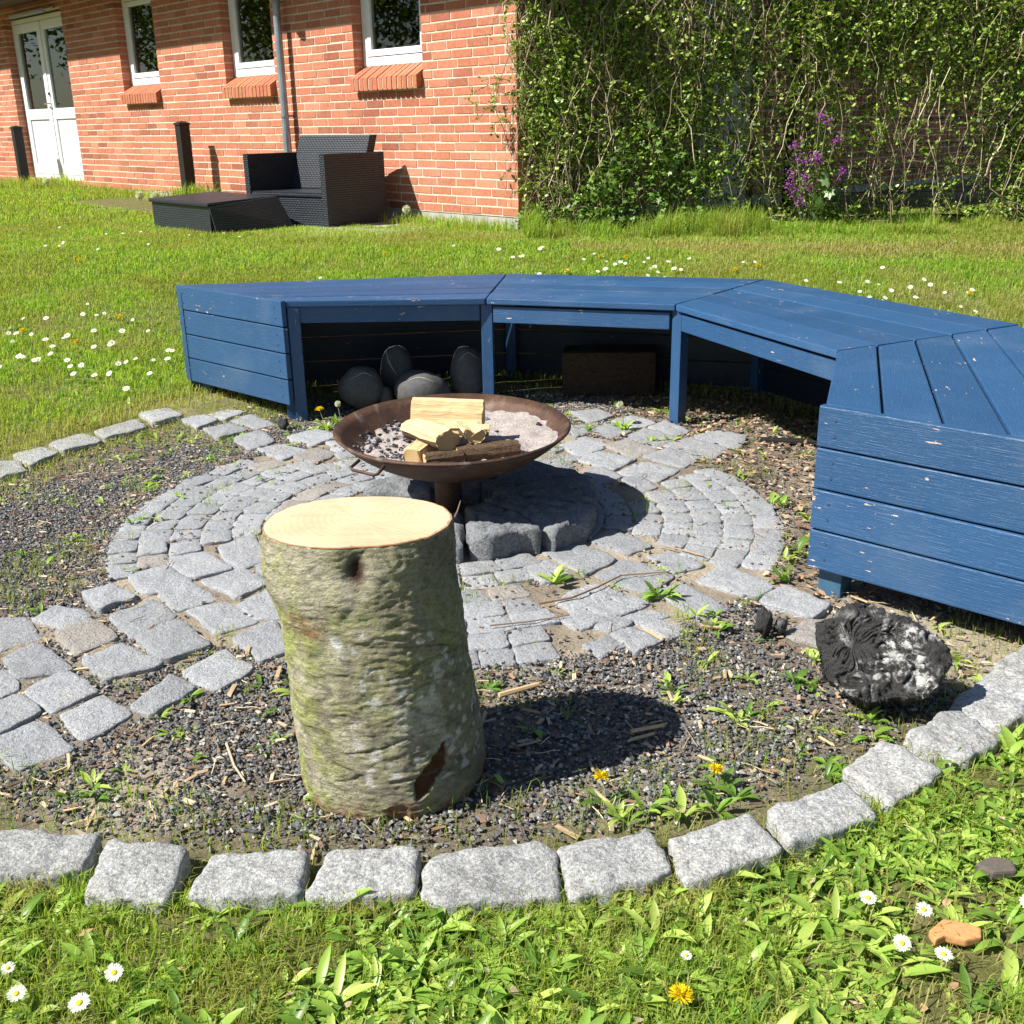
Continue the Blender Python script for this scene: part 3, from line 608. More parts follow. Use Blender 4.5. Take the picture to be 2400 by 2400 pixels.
m = MB(); slabq(m, GP, 2.12, 2.93, -.10, 27 * CH - .02, -.06, -.12); slabq(m, GP, 2.2, 2.50, -.02, 27 * CH - .1, -.05, -.06); slabq(m, GP, 2.55, 2.85, -.02, 27 * CH - .1, -.05, -.06)
m.build('side_door', plain('side_door_paint', (.42, .43, .47), .5, 0, 8, .1), house, bevel=.004, label='pale grey side door half hidden behind the climbing vine')
# dark rooms behind the glass
m = MB()
for a, b, c, d in OPEN: 
    m.add([WP(a - .4, -.285, -.3), WP(b + .4, -.285, -.3), WP(b + .4, -2.5, -.3), WP(a - .4, -2.5, -.3), WP(a - .4, -.285, 2.2), WP(b + .4, -.285, 2.2), WP(b + .4, -2.5, 2.2), WP(a - .4, -2.5, 2.2)], [(0, 1, 2, 3), (4, 7, 6, 5), (1, 5, 6, 2), (2, 6, 7, 3), (3, 7, 4, 0)])
m.build('room', M_room, house)
# eave, roof, gutter, downpipe
m = MB(); zt = KT * CH - .02
m.hexa([WP(-.25, .50, zt), WP(12, .50, zt), WP(12, .0015, zt + .002), WP(-.25, .0015, zt + .002), WP(-.25, .50, zt + .02), WP(12, .50, zt + .02), WP(12, .0015, zt + .024), WP(-.25, .0015, zt + .024)])
m.hexa([WP(-.25, .50, zt - .05), WP(12, .50, zt - .05), WP(12, .525, zt - .05), WP(-.25, .525, zt - .05), WP(-.25, .50, zt + .12), WP(12, .50, zt + .12), WP(12, .525, zt + .12), WP(-.25, .525, zt + .12)])
m.build('soffit', M_wood_dark, house)
m = MB(); m.hexa([WP(-.3, .56, zt + .12), WP(12.2, .56, zt + .12), WP(12.2, -4.0, zt + 1.9), WP(-.3, -4.0, zt + 1.9), WP(-.3, .56, zt + .17), WP(12.2, .56, zt + .17), WP(12.2, -4.0, zt + 1.95), WP(-.3, -4.0, zt + 1.95)])
m.hexa([WP(-.3, -4.0, zt + 1.9), WP(12.2, -4.0, zt + 1.9), WP(12.2, -9, zt + .1), WP(-.3, -9, zt + .1), WP(-.3, -4.0, zt + 1.95), WP(12.2, -4.0, zt + 1.95), WP(12.2, -9, zt + .15), WP(-.3, -9, zt + .15)])
m.build('roof', M_roof, house)
m = MB(); m.add([GP(.29, -.05, zt), GP(8.2, -.05, zt), GP(4, -.05, zt + 1.85), GP(.29, -.2, zt), GP(8.2, -.2, zt), GP(4, -.2, zt + 1.85)], [(0, 1, 2), (5, 4, 3), (0, 3, 4, 1), (1, 4, 5, 2), (2, 5, 3, 0)])
m.build('gable_triangle', M_wood_dark, house)
m = MB(); m.tube([WP(-.28, .585, zt + .05), WP(12.1, .585, zt + .05)], .055, 10); m.build('gutter', M_zinc, house)
m = MB(); sp_ = 3.02
m.tube([WP(sp_, .585, zt + .03), WP(sp_, .585, zt - .07), WP(sp_, .50, zt - .16), WP(sp_, .16, zt - .40), WP(sp_, .085, zt - .48), WP(sp_, .085, zt - .6), WP(sp_, .085, 1.0), WP(sp_, .085, .42)], .034, 12)
m.tube([WP(sp_, .085, .62), WP(sp_, .085, -.09)], .038, 12)
for zz in (.75, 1.7): m.tube([WP(sp_, .085, zz), WP(sp_, .085, zz + .02)], .040, 12); m.tube([WP(sp_, .05, zz + .01), WP(sp_, -.02, zz + .01)], .008, 6)
m.sm = False; dp = m.build('downpipe', M_zinc, house)

# ------------------------------------------------------------------ bench
def uvbox(me, U, V, W, off=(0, 0)):
    U, V, W = (np.array(Vector(a).normalized()) for a in (U, V, W)); uv = me.uv_layers.new(name='UVMap')
    co = np.empty(len(me.vertices) * 3); me.vertices.foreach_get('co', co); co = co.reshape(-1, 3)
    out_ = np.empty((len(me.loops), 2))
    for p in me.polygons:
        n = np.array(p.normal); d = [abs(n @ U), abs(n @ V), abs(n @ W)]; k = int(np.argmax(d))
        a, b = ((V, W), (U, W), (U, V))[k]
        for li in p.loop_indices:
            c = co[me.loops[li].vertex_index]; out_[li] = (c @ a + off[0], c @ b + off[1])
    uv.data.foreach_set('uv', out_.ravel())
def plank(name, parent, P8, U, V, W, mat=None, bev=.003, c=None, **k):
    m = MB(); m.hexa([Vector(p) for p in P8], c or tuple([random.uniform(.88, 1.08)] * 3))
    me = m.mesh(name, mat or M_blue, ROOT[parent.name], bev)
    uvbox(me, U, V, W, (random.uniform(0, 9), random.uniform(0, 9)))
    return tag(new_obj(name, me, parent), **k)
bench = empty('bench', (.1, 4.0, 0), label='blue painted plank bench wrapping round the fire circle', cat='bench')
ZT = .425
inner = [Vector((-.784, 3.835, ZT)), Vector((-.081, 3.93, ZT - .018)), Vector((.565, 3.68, ZT - .012)), Vector((.859, 2.806, ZT)), Vector((.673, 2.247, ZT))]
outer = [Vector((-1.277, 4.29, ZT)), Vector((-.003, 4.49, ZT - .004)), Vector((.977, 4.174, ZT)), Vector((1.487, 3.143, ZT)), Vector((1.137, 1.81, ZT))]
TH = .022; NP = 5
for i in range(4):
    A, B, C_, D_ = inner[i], inner[i + 1], outer[i + 1], outer[i]
    for j in range(NP):
        t0, t1 = j / NP, (j + 1) / NP; dz = random.uniform(-.0015, .0015)
        a = A.lerp(D_, t0); b = B.lerp(C_, t0); c = B.lerp(C_, t1); d = A.lerp(D_, t1)
        U = (b - a).normalized(); V = UZ.cross(U)
        g = .0022 if i != 3 else .0032; e = .0028
        a = a + U * e + V * g * (j > 0); b = b - U * e + V * g * (j > 0); c = c - U * e - V * g * (j < NP - 1); d = d + U * e - V * g * (j < NP - 1)
        if (V.dot(d - a)) < 0: V = -V
        up = UZ * (0 + dz); dn = UZ * (-TH + dz)
        plank('seat_plank', bench, [a + dn, b + dn, c + dn, d + dn, a + up, b + up, c + up, d + up], U, V, UZ, bev=.0035)
    # apron board under the inner edge
    U = (B - A).normalized(); V = UZ.cross(U); V = V if V.dot(D_ - A) > 0 else -V
    gap = (.001, .008, .008, .004)[i]
    if i == 3: continue
    a = A + U * .022 + V * .012 - UZ * (TH + gap + .058); b = B - U * .022 + V * .012 - UZ * (TH + gap + .058)
    plank('apron_board', bench, [a, b, b + V * .018, a + V * .018, a + UZ * .058, b + UZ * .058, b + V * .018 + UZ * .058, a + V * .018 + UZ * .058], U, V, UZ)
    # back boards under the outer edge, tint darkened to paint in the inside shade
    U2 = (C_ - D_).normalized(); D_ = D_ - U2 * .03; C_ = C_ + U2 * .03; V2 = UZ.cross(U2); V2 = V2 if V2.dot(A - D_) > 0 else -V2
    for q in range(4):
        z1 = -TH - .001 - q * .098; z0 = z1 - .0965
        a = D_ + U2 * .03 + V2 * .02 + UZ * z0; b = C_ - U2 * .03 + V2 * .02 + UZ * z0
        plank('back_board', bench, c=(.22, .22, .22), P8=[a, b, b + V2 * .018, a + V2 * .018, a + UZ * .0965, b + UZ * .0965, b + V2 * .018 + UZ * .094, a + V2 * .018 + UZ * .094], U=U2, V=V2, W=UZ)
U2 = (outer[4] - outer[3]).normalized(); V2 = UZ.cross(U2); V2 = V2 if V2.dot(inner[3] - outer[3]) > 0 else -V2
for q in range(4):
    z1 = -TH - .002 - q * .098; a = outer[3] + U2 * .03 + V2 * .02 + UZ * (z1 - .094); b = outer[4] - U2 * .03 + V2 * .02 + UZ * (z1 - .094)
    plank('back_board', bench, c=(.22, .22, .22), P8=[a, b, b + V2 * .018, a + V2 * .018, a + UZ * .0965, b + UZ * .0965, b + V2 * .018 + UZ * .0965, a + V2 * .018 + UZ * .0965], U=U2, V=V2, W=UZ)  # same dark tint, the shade under the seat put into the colour
# end panels
def endpanel(P, Q, h, n, side):
    U = (Q - P).normalized(); V = UZ.cross(U) * side
    for q in range(n):
        z1 = .003 - q * h - .0015; z0 = z1 - h + .0045; jj = random.uniform(-.0012, .0012)
        a = P - U * .004 + V * (.001 + jj) + UZ * z0; b = Q + U * .004 + V * (.001 + jj) + UZ * z0
        hh = UZ * (z1 - z0)
        plank('end_board', bench, [a, b, b + V * .020, a + V * .020, a + hh, b + hh, b + V * .020 + hh, a + V * .020 + hh], U, V, UZ, bev=.003)
        for tt in (.06, .94):
            for zz in (.3, .7):
                m = MB(); c0 = a.lerp(b, tt) + hh * zz + V * .0195; m.tube([c0, c0 + V * .0018], .0036, 8, (.8, .8, .8)); me = m.mesh('screw', M_blue, ROOT[bench.name]); uvbox(me, U, V, UZ); new_obj('screw', me, bench)
endpanel(inner[0], outer[0], .0945, 4, 1)
endpanel(inner[4], outer[4], .0935, 4, -1)
def post(p, d1, w=.042, z1=None, **k):
    d1 = Vector(d1).normalized(); d2 = UZ.cross(d1); z0 = g1(p[0], p[1]) - .03; zt = (z1 if z1 is not None else p[2] - TH - .001)
    a = Vector((p[0], p[1], z0)); H = UZ * (zt - z0)
    return plank('post', bench, [a, a + d1 * w, a + d1 * w + d2 * w, a + d2 * w, a + H, a + d1 * w + H, a + d1 * w + d2 * w + H, a + d2 * w + H], UZ, d1, d2, bev=.003, **k)
for i in range(1, 4):
    dd = (inner[i + 1] - inner[i]).normalized() if i < 3 else (inner[4] - inner[3]).normalized()
    p = inner[i] + (outer[i] - inner[i]).normalized() * .010
    post(p - (inner[i + 1] - inner[i - 1]).normalized() * .021, (inner[i + 1] - inner[i - 1]))
U = (outer[0] - inner[0]).normalized()
post(inner[0] + U * .002 + (inner[1] - inner[0]).normalized() * .006, (inner[1] - inner[0]))
post(inner[0] + U * .05 + (inner[1] - inner[0]).normalized() * .004, (inner[1] - inner[0]))
U = (outer[4] - inner[4]).normalized(); V = UZ.cross(U)
post(inner[4] + U * .012 + V * .008, U, .055, c=(1.6, 1.35, 1.0)); post(outer[4] - U * .07 + V * .008, U, .055)
for i in range(4): 
    U = (outer[i] - inner[i]).normalized(); post(outer[i] - U * .075, (outer[min(i + 1, 4)] - outer[i]) if i < 4 else U)

# ------------------------------------------------------------------ things stored under the bench
def blob(name, c, r, mat, label, cat, group=None, rot=0, rough=.06, seed=0, nseg=28, col_=(1, 1, 1), sq=.0):
    cx, cy, cz = c; R = Matrix.Rotation(rot, 3, 'Z'); V = []; F = []
    n2 = nseg // 2
    for i in range(n2 + 1):
        th = math.pi * i / n2
        for k in range(nseg):
            ph = 2 * math.pi * k / nseg; d = Vector((math.sin(th) * math.cos(ph), math.sin(th) * math.sin(ph), math.cos(th)))
            f = 1 + rough * 2 * mn.fractal(d * 1.4 + Vector((seed, 0, 0)), 1, 2, 3)
            p = R @ Vector((d.x * r[0] * f, d.y * r[1] * f, d.z * r[2] * f)); V.append((p.x + cx, p.y + cy, p.z + cz))
    for i in range(n2):
        for k in range(nseg): F.append((i * nseg + k, (i + 1) * nseg + k, (i + 1) * nseg + (k + 1) % nseg, i * nseg + (k + 1) % nseg))
    m = MB(); m.sm = True; m.add(V, F, col_)
    return m.build(name, mat, None, (cx, cy, cz - r[2]), label=label, cat=cat, group=group)
def boulder(*a, vein=None, **k):
    o = blob(*a, **k)
    return o
for i, (c, r, rot, lab) in enumerate([((-.555, 3.99, .075), (.085, .07, .08), .3, 'dark round boulder with a thin white vein, leftmost under the blue bench'),
        ((-.435, 4.14, .10), (.07, .06, .105), -.5, 'tall grey boulder with a curved white band behind the others under the bench'),
        ((-.33, 3.97, .065), (.105, .075, .075), -.15, 'wide pale grey boulder lying in front under the bench'),
        ((-.16, 4.06, .105), (.068, .06, .11), .2, 'upright grey boulder beside the middle bench post'),
        ((-.47, 4.0, .035), (.03, .03, .04), .2, 'small grey stone wedged between the two left boulders')]):
    b = blob('boulder', c, r, M_stone, lab, 'boulder', 'boulders stored under the bench', rot, .05, i * 3, col_=(.5, .5, .5) if i != 2 else (.42, .42, .42))
    if i in (0, 1, 2, 3):
        pts = []; cx, cy, cz = c
        for q in range(15):
            t = -1.0 + 2.0 * q / 14; az = -1.57 + (t * .8 if i != 1 else t * .5); el = (.65 + .25 * math.cos(t * 2)) if i != 1 else .5 - t * .5
            d = Vector((math.cos(az) * math.cos(el), math.sin(az) * math.cos(el), math.sin(el)))
            f = 1 + .05 * 2 * mn.fractal(Vector(d) * 1.4 + Vector((i * 3, 0, 0)), 1, 2, 3); p = Matrix.Rotation(rot, 3, 'Z') @ Vector((d.x * r[0] * f, d.y * r[1] * f, d.z * r[2] * f))
            pts.append(p * .995 + Vector(c))
        m = MB(); m.tube(pts, [.0004 + (.0012 if i != 1 else .0035) * math.sin(math.pi * q / 14) for q in range(15)], 5); m.build('quartz_vein', plain('quartz', (.36, .34, .30), .7, 0, 60, .2), b)
# old beam under the middle bench section
m = MB(); m.obox((.20, 4.10, g1(.3, 4.2) + .0), (.36, -.02, 0), (.02, .15, 0), (0, 0, .17), (.07, .05, .035)); m.build('old_timber', M_bark, None, (.38, 4.16, g1(.3, 4.2)), bevel=.01, label='old dark weathered timber block lying under the middle of the bench', cat='timber')
m = MB(); m.obox((.82, 3.44, g1(.8, 3.4) + .004), (.19, -.05, .004), (.012, .028, 0), (0, 0, .014), (.02, .02, .022)); m.build('plastic_strip', M_rubber, None, (.9, 3.42, g1(.8, 3.4)), bevel=.002, label='flat black strip lying on dead leaves beside the bench post', cat='strip')

# ------------------------------------------------------------------ fire bowl
BC = Vector((-.153, 2.765, 0)); RZ = .250; BR_ = .312; TLT = .034
bowl = empty('fire_bowl', (BC.x, BC.y, .08), label='rusty steel fire bowl on a dark pipe foot, filled with ash and logs', cat='fire bowl')
def lathe(prof, n, c):
    V = []; F = []
    for r, z in prof:
        for k in range(n): a = 2 * math.pi * k / n; V.append((c.x + r * math.cos(a), c.y + r * math.sin(a), z + TLT * r * math.sin(a)))
    for i in range(len(prof) - 1):
        for k in range(n): F.append((i * n + k, i * n + (k + 1) % n, (i + 1) * n + (k + 1) % n, (i + 1) * n + k))
    return V, F
dep = .128
def bz(r, R=BR_, d=dep):
    S = (R * R + d * d) / (2 * d); return RZ - d + S - math.sqrt(max(S * S - r * r, 0)) 
pr = [(.001, bz(0))] + [(BR_ * t, bz(BR_ * t)) for t in np.linspace(.06, 1, 16)] + [(BR_ - .003, RZ + .001)]
pr += [((BR_ - .005) * t, bz(BR_ * t) + .005) for t in np.linspace(1, .05, 16)] + [(.001, bz(0) + .005)]
m = MB(); m.sm = True; m.add(*lathe(pr, 96, BC)); m.build('bowl', M_rust, bowl)
m = MB(); m.tube([(BC.x - .016, BC.y - .015, .02), (BC.x - .016, BC.y - .015, bz(0) + .004)], .036, 24); m.build('foot', M_rust, bowl)
def handle(ang):
    d = Vector((math.cos(ang), math.sin(ang), TLT * math.sin(ang))); t = Vector((-d.y, d.x, 0)); o = Vector((BC.x, BC.y, 0)); rr = BR_ * .975; z = bz(rr) - .008
    s = .042; P = [o + d * (rr - .002) + t * s + UZ * z, o + d * (rr + .026) + t * (s + .004) + UZ * (z - .012), o + d * (rr + .030) + t * (s - .006) + UZ * (z - .015),
        o + d * (rr + .030) - t * (s - .006) + UZ * (z - .015), o + d * (rr + .026) - t * (s + .004) + UZ * (z - .012), o + d * (rr - .002) - t * s + UZ * z]
    m = MB(); m.sm = True; m.tube(P, .0042, 10); m.build('handle', M_rust, bowl)
handle(math.radians(-128)); handle(math.radians(52))
# ash filling
V = []; F = []; NR, NK = 26, 90
def ashz(x, y):
    q = Vector((x * 30, y * 30, 0)); dx, dy = x - BC.x, y - BC.y
    z = RZ - .040 + .018 * (dx / BR_) + .004 * (dy / BR_) + .010 * mn.fractal(Vector((x * 9, y * 9, 1)), 1, 2, 3) + .007 * mn.fractal(q, 1, 2, 3)
    return z
for i in range(NR + 1):
    r = .298 * i / NR
    for k in range(NK):
        a = 2 * math.pi * k / NK; x, y = BC.x + r * math.cos(a), BC.y + r * math.sin(a); z = ashz(x, y)
        floor = bz(r) + .0055
        V.append((x, y, (z if z > floor else floor - .0025) + TLT * (y - BC.y)))
for i in range(NR):
    for k in range(NK): F.append((i * NK + k, (i + 1) * NK + k, (i + 1) * NK + (k + 1) % NK, i * NK + (k + 1) % NK))
m = MB(); m.sm = True; m.add(V, [f[::-1] for f in F]); m.build('ash', M_ash, None, (BC.x, BC.y, RZ - dep), label='pinkish grey wood ash filling the fire bowl', cat='ash', kind='stuff')
OCT = np.array([[1, 0, 0], [-1, 0, 0], [0, 1, 0], [0, -1, 0], [0, 0, 1], [0, 0, -1]], float); OF = [(0, 2, 4), (2, 1, 4), (1, 3, 4), (3, 0, 4), (2, 0, 5), (1, 2, 5), (3, 1, 5), (0, 3, 5)]
CUB = np.array([[-1, -1, -1], [1, -1, -1], [1, 1, -1], [-1, 1, -1], [-1, -1, 1], [1, -1, 1], [1, 1, 1], [-1, 1, 1]], float); CF = [(3, 2, 1, 0), (4, 5, 6, 7), (0, 1, 5, 4), (1, 2, 6, 5), (2, 3, 7, 6), (3, 0, 4, 7)]
def rotz(T, a):
    c, s = np.cos(a)[:, None], np.sin(a)[:, None]; x = T[..., 0] * c - T[..., 1] * s; y = T[..., 0] * s + T[..., 1] * c
    return np.stack([x, y, T[..., 2]], -1)
def rotx(T, a):
    c, s = np.cos(a)[:, None], np.sin(a)[:, None]; y = T[..., 1] * c - T[..., 2] * s; z = T[..., 1] * s + T[..., 2] * c
    return np.stack([T[..., 0], y, z], -1)
def pebbles(name, P, R, C, mat, label, cat, flat=.65, jit=.35, shape='o', asp=1.0):
    n = len(P); base = OCT if shape == 'o' else CUB; fs = OF if shape == 'o' else CF
    T = np.repeat(base[None], n, 0) * (1 + rng.uniform(-jit, jit, (n, len(base), 3)))
    T = T * (R[:, None, None] * np.array([asp, 1, flat]) * rng.uniform(.75, 1.3, (n, 1, 3)))
    T = rotx(T, rng.uniform(-.5, .5, n)); T = rotz(T, rng.uniform(0, 6.28, n)); T += P[:, None, :]
    c0 = P.mean(0)
    me = batch(T - c0, fs, None, mat, name, C); o = new_obj(name, me, None, tuple(c0)); return tag(o, label=label, cat=cat, kind='stuff')
n = 700; a = rng.uniform(0, 6.28, n); r = .262 * np.sqrt(rng.random(n)); x = BC.x + r * np.cos(a); y = BC.y + r * np.sin(a)
keep = ((x < BC.x - .06) & (rng.random(n) < .9)) | (rng.random(n) < .05); x, y = x[keep], y[keep]; r = r[keep]
z = np.array([max(ashz(p, q), bz(rr) + .005) + TLT * (q - BC.y) for p, q, rr in zip(x, y, r)]) + .002
cl = np.where(rng.random(len(x))[:, None] < .55, np.array([[1., 1, 1.1]]), np.array([[9., 9, 9.5]])) * rng.uniform(.5, 1.3, (len(x), 1))
pebbles('charcoal_bits', np.stack([x, y, z], -1), rng.uniform(.0016, .0055, len(x)), cl, M_coal, 'small bits of charcoal on the left of the ash in the bowl', 'charcoal', shape='c')
G_ = 'split firewood in the fire bowl'
def splitlog(p0, p1, cross, label, seed=0, bark=(.12, .08, .05)):
    """cross: list of (sideways, up, bark?) around the section; bark? covers the side that starts at this corner"""
    p0, p1 = Vector(p0), Vector(p1); ax = (p1 - p0).normalized(); a = ax.cross(UZ).normalized(); b = a.cross(ax); R = random.Random(seed)
    pts = []
    for i, (u, v, k) in enumerate(cross):
        u2, v2, _ = cross[(i + 1) % len(cross)]; nsub = 5 if not k else 3
        for q in range(nsub):
            t = q / nsub; j = .0018 if q else .0; pts.append((u + (u2 - u) * t + R.uniform(-j, j), v + (v2 - v) * t + R.uniform(-j, j), k))
    n = len(pts); NS_ = 8; V = []
    for i in range(NS_):
        f = i / (NS_ - 1)
        for k_, (u, v, k) in enumerate(pts):
            w_ = .0012 * math.sin(f * 5 + k_ * .7 + seed) + R.uniform(-.0006, .0006); V.append(p0.lerp(p1, f) + a * (u + w_) + b * (v + w_) + ax * (R.uniform(-.0025, .0025) if i in (0, NS_ - 1) else 0))
    c0 = (p0 + p1) / 2; root = empty('firewood', (c0.x, c0.y, min(q.z for q in V)), label, 'firewood', G_)
    Rm = Matrix((ax, -a, b))
    def part(nm, faces, mat, c):
        if not faces: return
        used = sorted({i for f in faces for i in f}); mp_ = {v: i for i, v in enumerate(used)}
        me = bpy.data.meshes.new(nm); me.from_pydata([Rm @ (Vector(V[i]) - ROOT[root.name]) for i in used], [], [tuple(mp_[i] for i in f) for f in faces]); setcol(me, np.array([c] * len(used))); me.materials.append(mat)
        o = new_obj(nm, me, root); o.rotation_mode = 'QUATERNION'; o.rotation_quaternion = Rm.transposed().to_quaternion()
    sides = [((i * n + k, i * n + (k + 1) % n, (i + 1) * n + (k + 1) % n, (i + 1) * n + k), pts[k][2]) for i in range(NS_ - 1) for k in range(n)]
    part('wood', [f for f, k in sides if not k], M_split, (1, 1, 1))
    part('cut_end', [tuple(range(n))[::-1]], M_end, (1, 1, 1)); part('cut_end', [tuple(range((NS_ - 1) * n, NS_ * n))], M_end, (1, 1, 1))
    if any(k for f, k in sides): part('bark', [f for f, k in sides if k], M_bark, bark)
    return root
def endmat():
    m, n, b, o = M('cut_end'); P = N(n, 'ShaderNodeTexCoord').outputs['Object']
    wv = N(n, 'ShaderNodeTexWave', wave_type='RINGS', rings_direction='X'); wv.inputs['Scale'].default_value = 70; wv.inputs['Distortion'].default_value = 1.2; wv.inputs['Detail'].default_value = 2; L(n, mapping(n, P), wv.inputs['Vector'])
    c = mix(n, wv.outputs[0], (.30, .18, .075), (.66, .48, .24)); c = mix(n, noise(n, P, 60, 3), c, (.55, .38, .18))
    L(n, c, b.inputs['Base Color']); b.inputs['Roughness'].default_value = .8; return m
M_end = endmat()
Z0 = RZ - .046
def arc(r, a0, a1, n, cx=0, cy=0, bark=True): return [(cx + r * math.cos(math.radians(a)), cy + r * math.sin(math.radians(a)), bark) for a in np.linspace(a0, a1, n)]
# sections are (u, v): u is to the right when looking along p0 -> p1 ; p0 is the near or left end
splitlog((-.135, 2.60, Z0 + .020), (.02, 2.63, Z0 + .022), arc(.026, -180, 40, 7) + [(-.016, .020, True)], 'dark barked log at the bottom of the stack, lying to the right', 3)
splitlog((-.215, 2.565, Z0 + .014), (-.12, 2.59, Z0 + .016), arc(.021, -170, 60, 7) + [(-.01, .017, False)], 'short bark-covered log with a pale tip at the bottom front of the stack', 5)
splitlog((-.245, 2.575, Z0 + .018), (-.20, 2.72, Z0 + .018), [(-.026, -.022, False), (.026, -.024, False), (.020, .020, False), (-.020, .024, False)], 'pale split block poking out at the lower left of the stack', 6)
splitlog((-.155, 2.60, Z0 + .056), (-.255, 2.735, Z0 + .054), arc(.038, -165, -20, 6, 0, .008) + [(.034, .006, False), (.006, .028, False), (-.036, .012, False)], 'quarter-round log with a ringed cut end facing forward', 9)
splitlog((-.088, 2.615, Z0 + .062), (-.125, 2.74, Z0 + .058), arc(.029, -180, 0, 7, 0, .008) + [(.026, .015, False), (0, .008, False), (-.026, .018, False)], 'smaller half-round log with its cut end beside the ringed one', 12)
splitlog((-.255, 2.755, Z0 + .088), (-.070, 2.735, Z0 + .084), [(-.040, -.022, False), (.036, -.030, False), (.010, .034, False), (-.012, .038, False)], 'big pale split log lying across the top of the stack', 15)
splitlog((-.17, 2.69, Z0 + .058), (-.055, 2.685, Z0 + .054), [(-.02, -.012, False), (.02, -.012, False), (.02, .010, False), (-.02, .012, False)], 'thin pale piece of wood squeezed under the top log', 17)

# ------------------------------------------------------------------ chopping block
SC = [(-.06, -.198, .140, 1.555, .140), (-.02, -.201, .147, 1.555, .146), (.009, -.203, .151, 1.555, .148), (.099, -.208, .148, 1.555, .142), (.195, -.217, .144, 1.556, .136), (.279, -.222, .141, 1.557, .128), (.342, -.236, .145, 1.56, .122), (.40, -.236, .145, 1.565, .118), (.432, -.236, .143, 1.568, .113)]
sc = np.array(SC)
def stump_pt(t, h):
    cx, rx, cy, ry = (np.interp(h, sc[:, 0], sc[:, i]) for i in (1, 2, 3, 4))
    ct, s_ = math.cos(t), math.sin(t); e = .92
    x = cx + rx * math.copysign(abs(ct) ** e, ct); y = cy + ry * math.copysign(abs(s_) ** e, s_)
    return x, y
stump = empty('chopping_block', (-.205, 1.555, 0), label='upright sawn log with mossy grey bark standing on the gravel', cat='log')
NT, NH = 260, 200; V = []; Cc = []
def lerp3(a, b, t): t = min(1, max(0, t)); return tuple(x + (y - x) * t for x, y in zip(a, b))
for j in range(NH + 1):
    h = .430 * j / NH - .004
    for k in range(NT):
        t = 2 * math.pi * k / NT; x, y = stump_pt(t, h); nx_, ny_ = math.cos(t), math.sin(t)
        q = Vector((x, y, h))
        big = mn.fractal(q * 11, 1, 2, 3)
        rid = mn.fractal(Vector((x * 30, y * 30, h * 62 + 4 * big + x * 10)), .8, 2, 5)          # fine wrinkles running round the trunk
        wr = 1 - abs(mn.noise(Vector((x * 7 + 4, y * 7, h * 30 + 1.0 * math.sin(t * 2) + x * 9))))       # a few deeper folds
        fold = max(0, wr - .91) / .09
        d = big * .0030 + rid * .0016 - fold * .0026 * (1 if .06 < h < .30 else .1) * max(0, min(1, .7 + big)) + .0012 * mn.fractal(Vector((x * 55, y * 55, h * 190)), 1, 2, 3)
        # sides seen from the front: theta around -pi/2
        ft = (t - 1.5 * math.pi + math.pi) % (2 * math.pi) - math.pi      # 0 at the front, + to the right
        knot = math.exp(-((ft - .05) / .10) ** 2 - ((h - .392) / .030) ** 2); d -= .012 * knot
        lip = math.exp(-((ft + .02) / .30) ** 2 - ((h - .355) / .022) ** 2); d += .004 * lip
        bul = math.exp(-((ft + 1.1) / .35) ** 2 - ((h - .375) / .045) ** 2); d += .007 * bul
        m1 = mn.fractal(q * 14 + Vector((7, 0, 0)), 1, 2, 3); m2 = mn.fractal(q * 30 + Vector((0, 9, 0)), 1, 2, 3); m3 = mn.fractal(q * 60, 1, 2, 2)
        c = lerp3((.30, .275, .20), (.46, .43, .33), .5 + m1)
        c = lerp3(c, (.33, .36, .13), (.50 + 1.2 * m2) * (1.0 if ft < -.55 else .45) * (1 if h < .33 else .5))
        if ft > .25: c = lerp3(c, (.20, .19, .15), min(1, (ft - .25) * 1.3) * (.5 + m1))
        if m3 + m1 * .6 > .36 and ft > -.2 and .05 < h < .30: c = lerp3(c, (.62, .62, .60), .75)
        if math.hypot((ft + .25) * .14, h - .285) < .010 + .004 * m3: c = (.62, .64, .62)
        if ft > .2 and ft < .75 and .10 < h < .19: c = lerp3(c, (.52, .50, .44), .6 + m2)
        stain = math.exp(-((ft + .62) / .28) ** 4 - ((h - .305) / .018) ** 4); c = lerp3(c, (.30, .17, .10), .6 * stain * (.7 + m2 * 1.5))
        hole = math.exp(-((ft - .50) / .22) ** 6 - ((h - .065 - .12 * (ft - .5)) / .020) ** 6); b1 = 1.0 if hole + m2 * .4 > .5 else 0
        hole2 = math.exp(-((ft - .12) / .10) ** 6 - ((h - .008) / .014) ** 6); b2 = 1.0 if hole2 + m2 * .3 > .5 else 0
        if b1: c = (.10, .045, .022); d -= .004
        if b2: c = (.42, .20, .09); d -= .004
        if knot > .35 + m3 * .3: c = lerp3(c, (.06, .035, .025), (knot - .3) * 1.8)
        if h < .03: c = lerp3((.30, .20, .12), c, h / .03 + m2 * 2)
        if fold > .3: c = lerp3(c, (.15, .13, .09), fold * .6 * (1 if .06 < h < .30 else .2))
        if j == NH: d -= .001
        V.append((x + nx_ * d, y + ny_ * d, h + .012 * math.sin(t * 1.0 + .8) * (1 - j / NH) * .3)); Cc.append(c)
F = [];
for j in range(NH):
    for k in range(NT): F.append((j * NT + k, j * NT + (k + 1) % NT, (j + 1) * NT + (k + 1) % NT, (j + 1) * NT + k))
F.append(tuple(range(NT))[::-1])
me = bpy.data.meshes.new('bark'); me.from_pydata([Vector(v) - ROOT[stump.name] for v in V], [], F); setcol(me, np.array(Cc)); me.materials.append(M_bark); me.polygons.foreach_set('use_smooth', [True] * len(me.polygons)); new_obj('bark', me, stump)
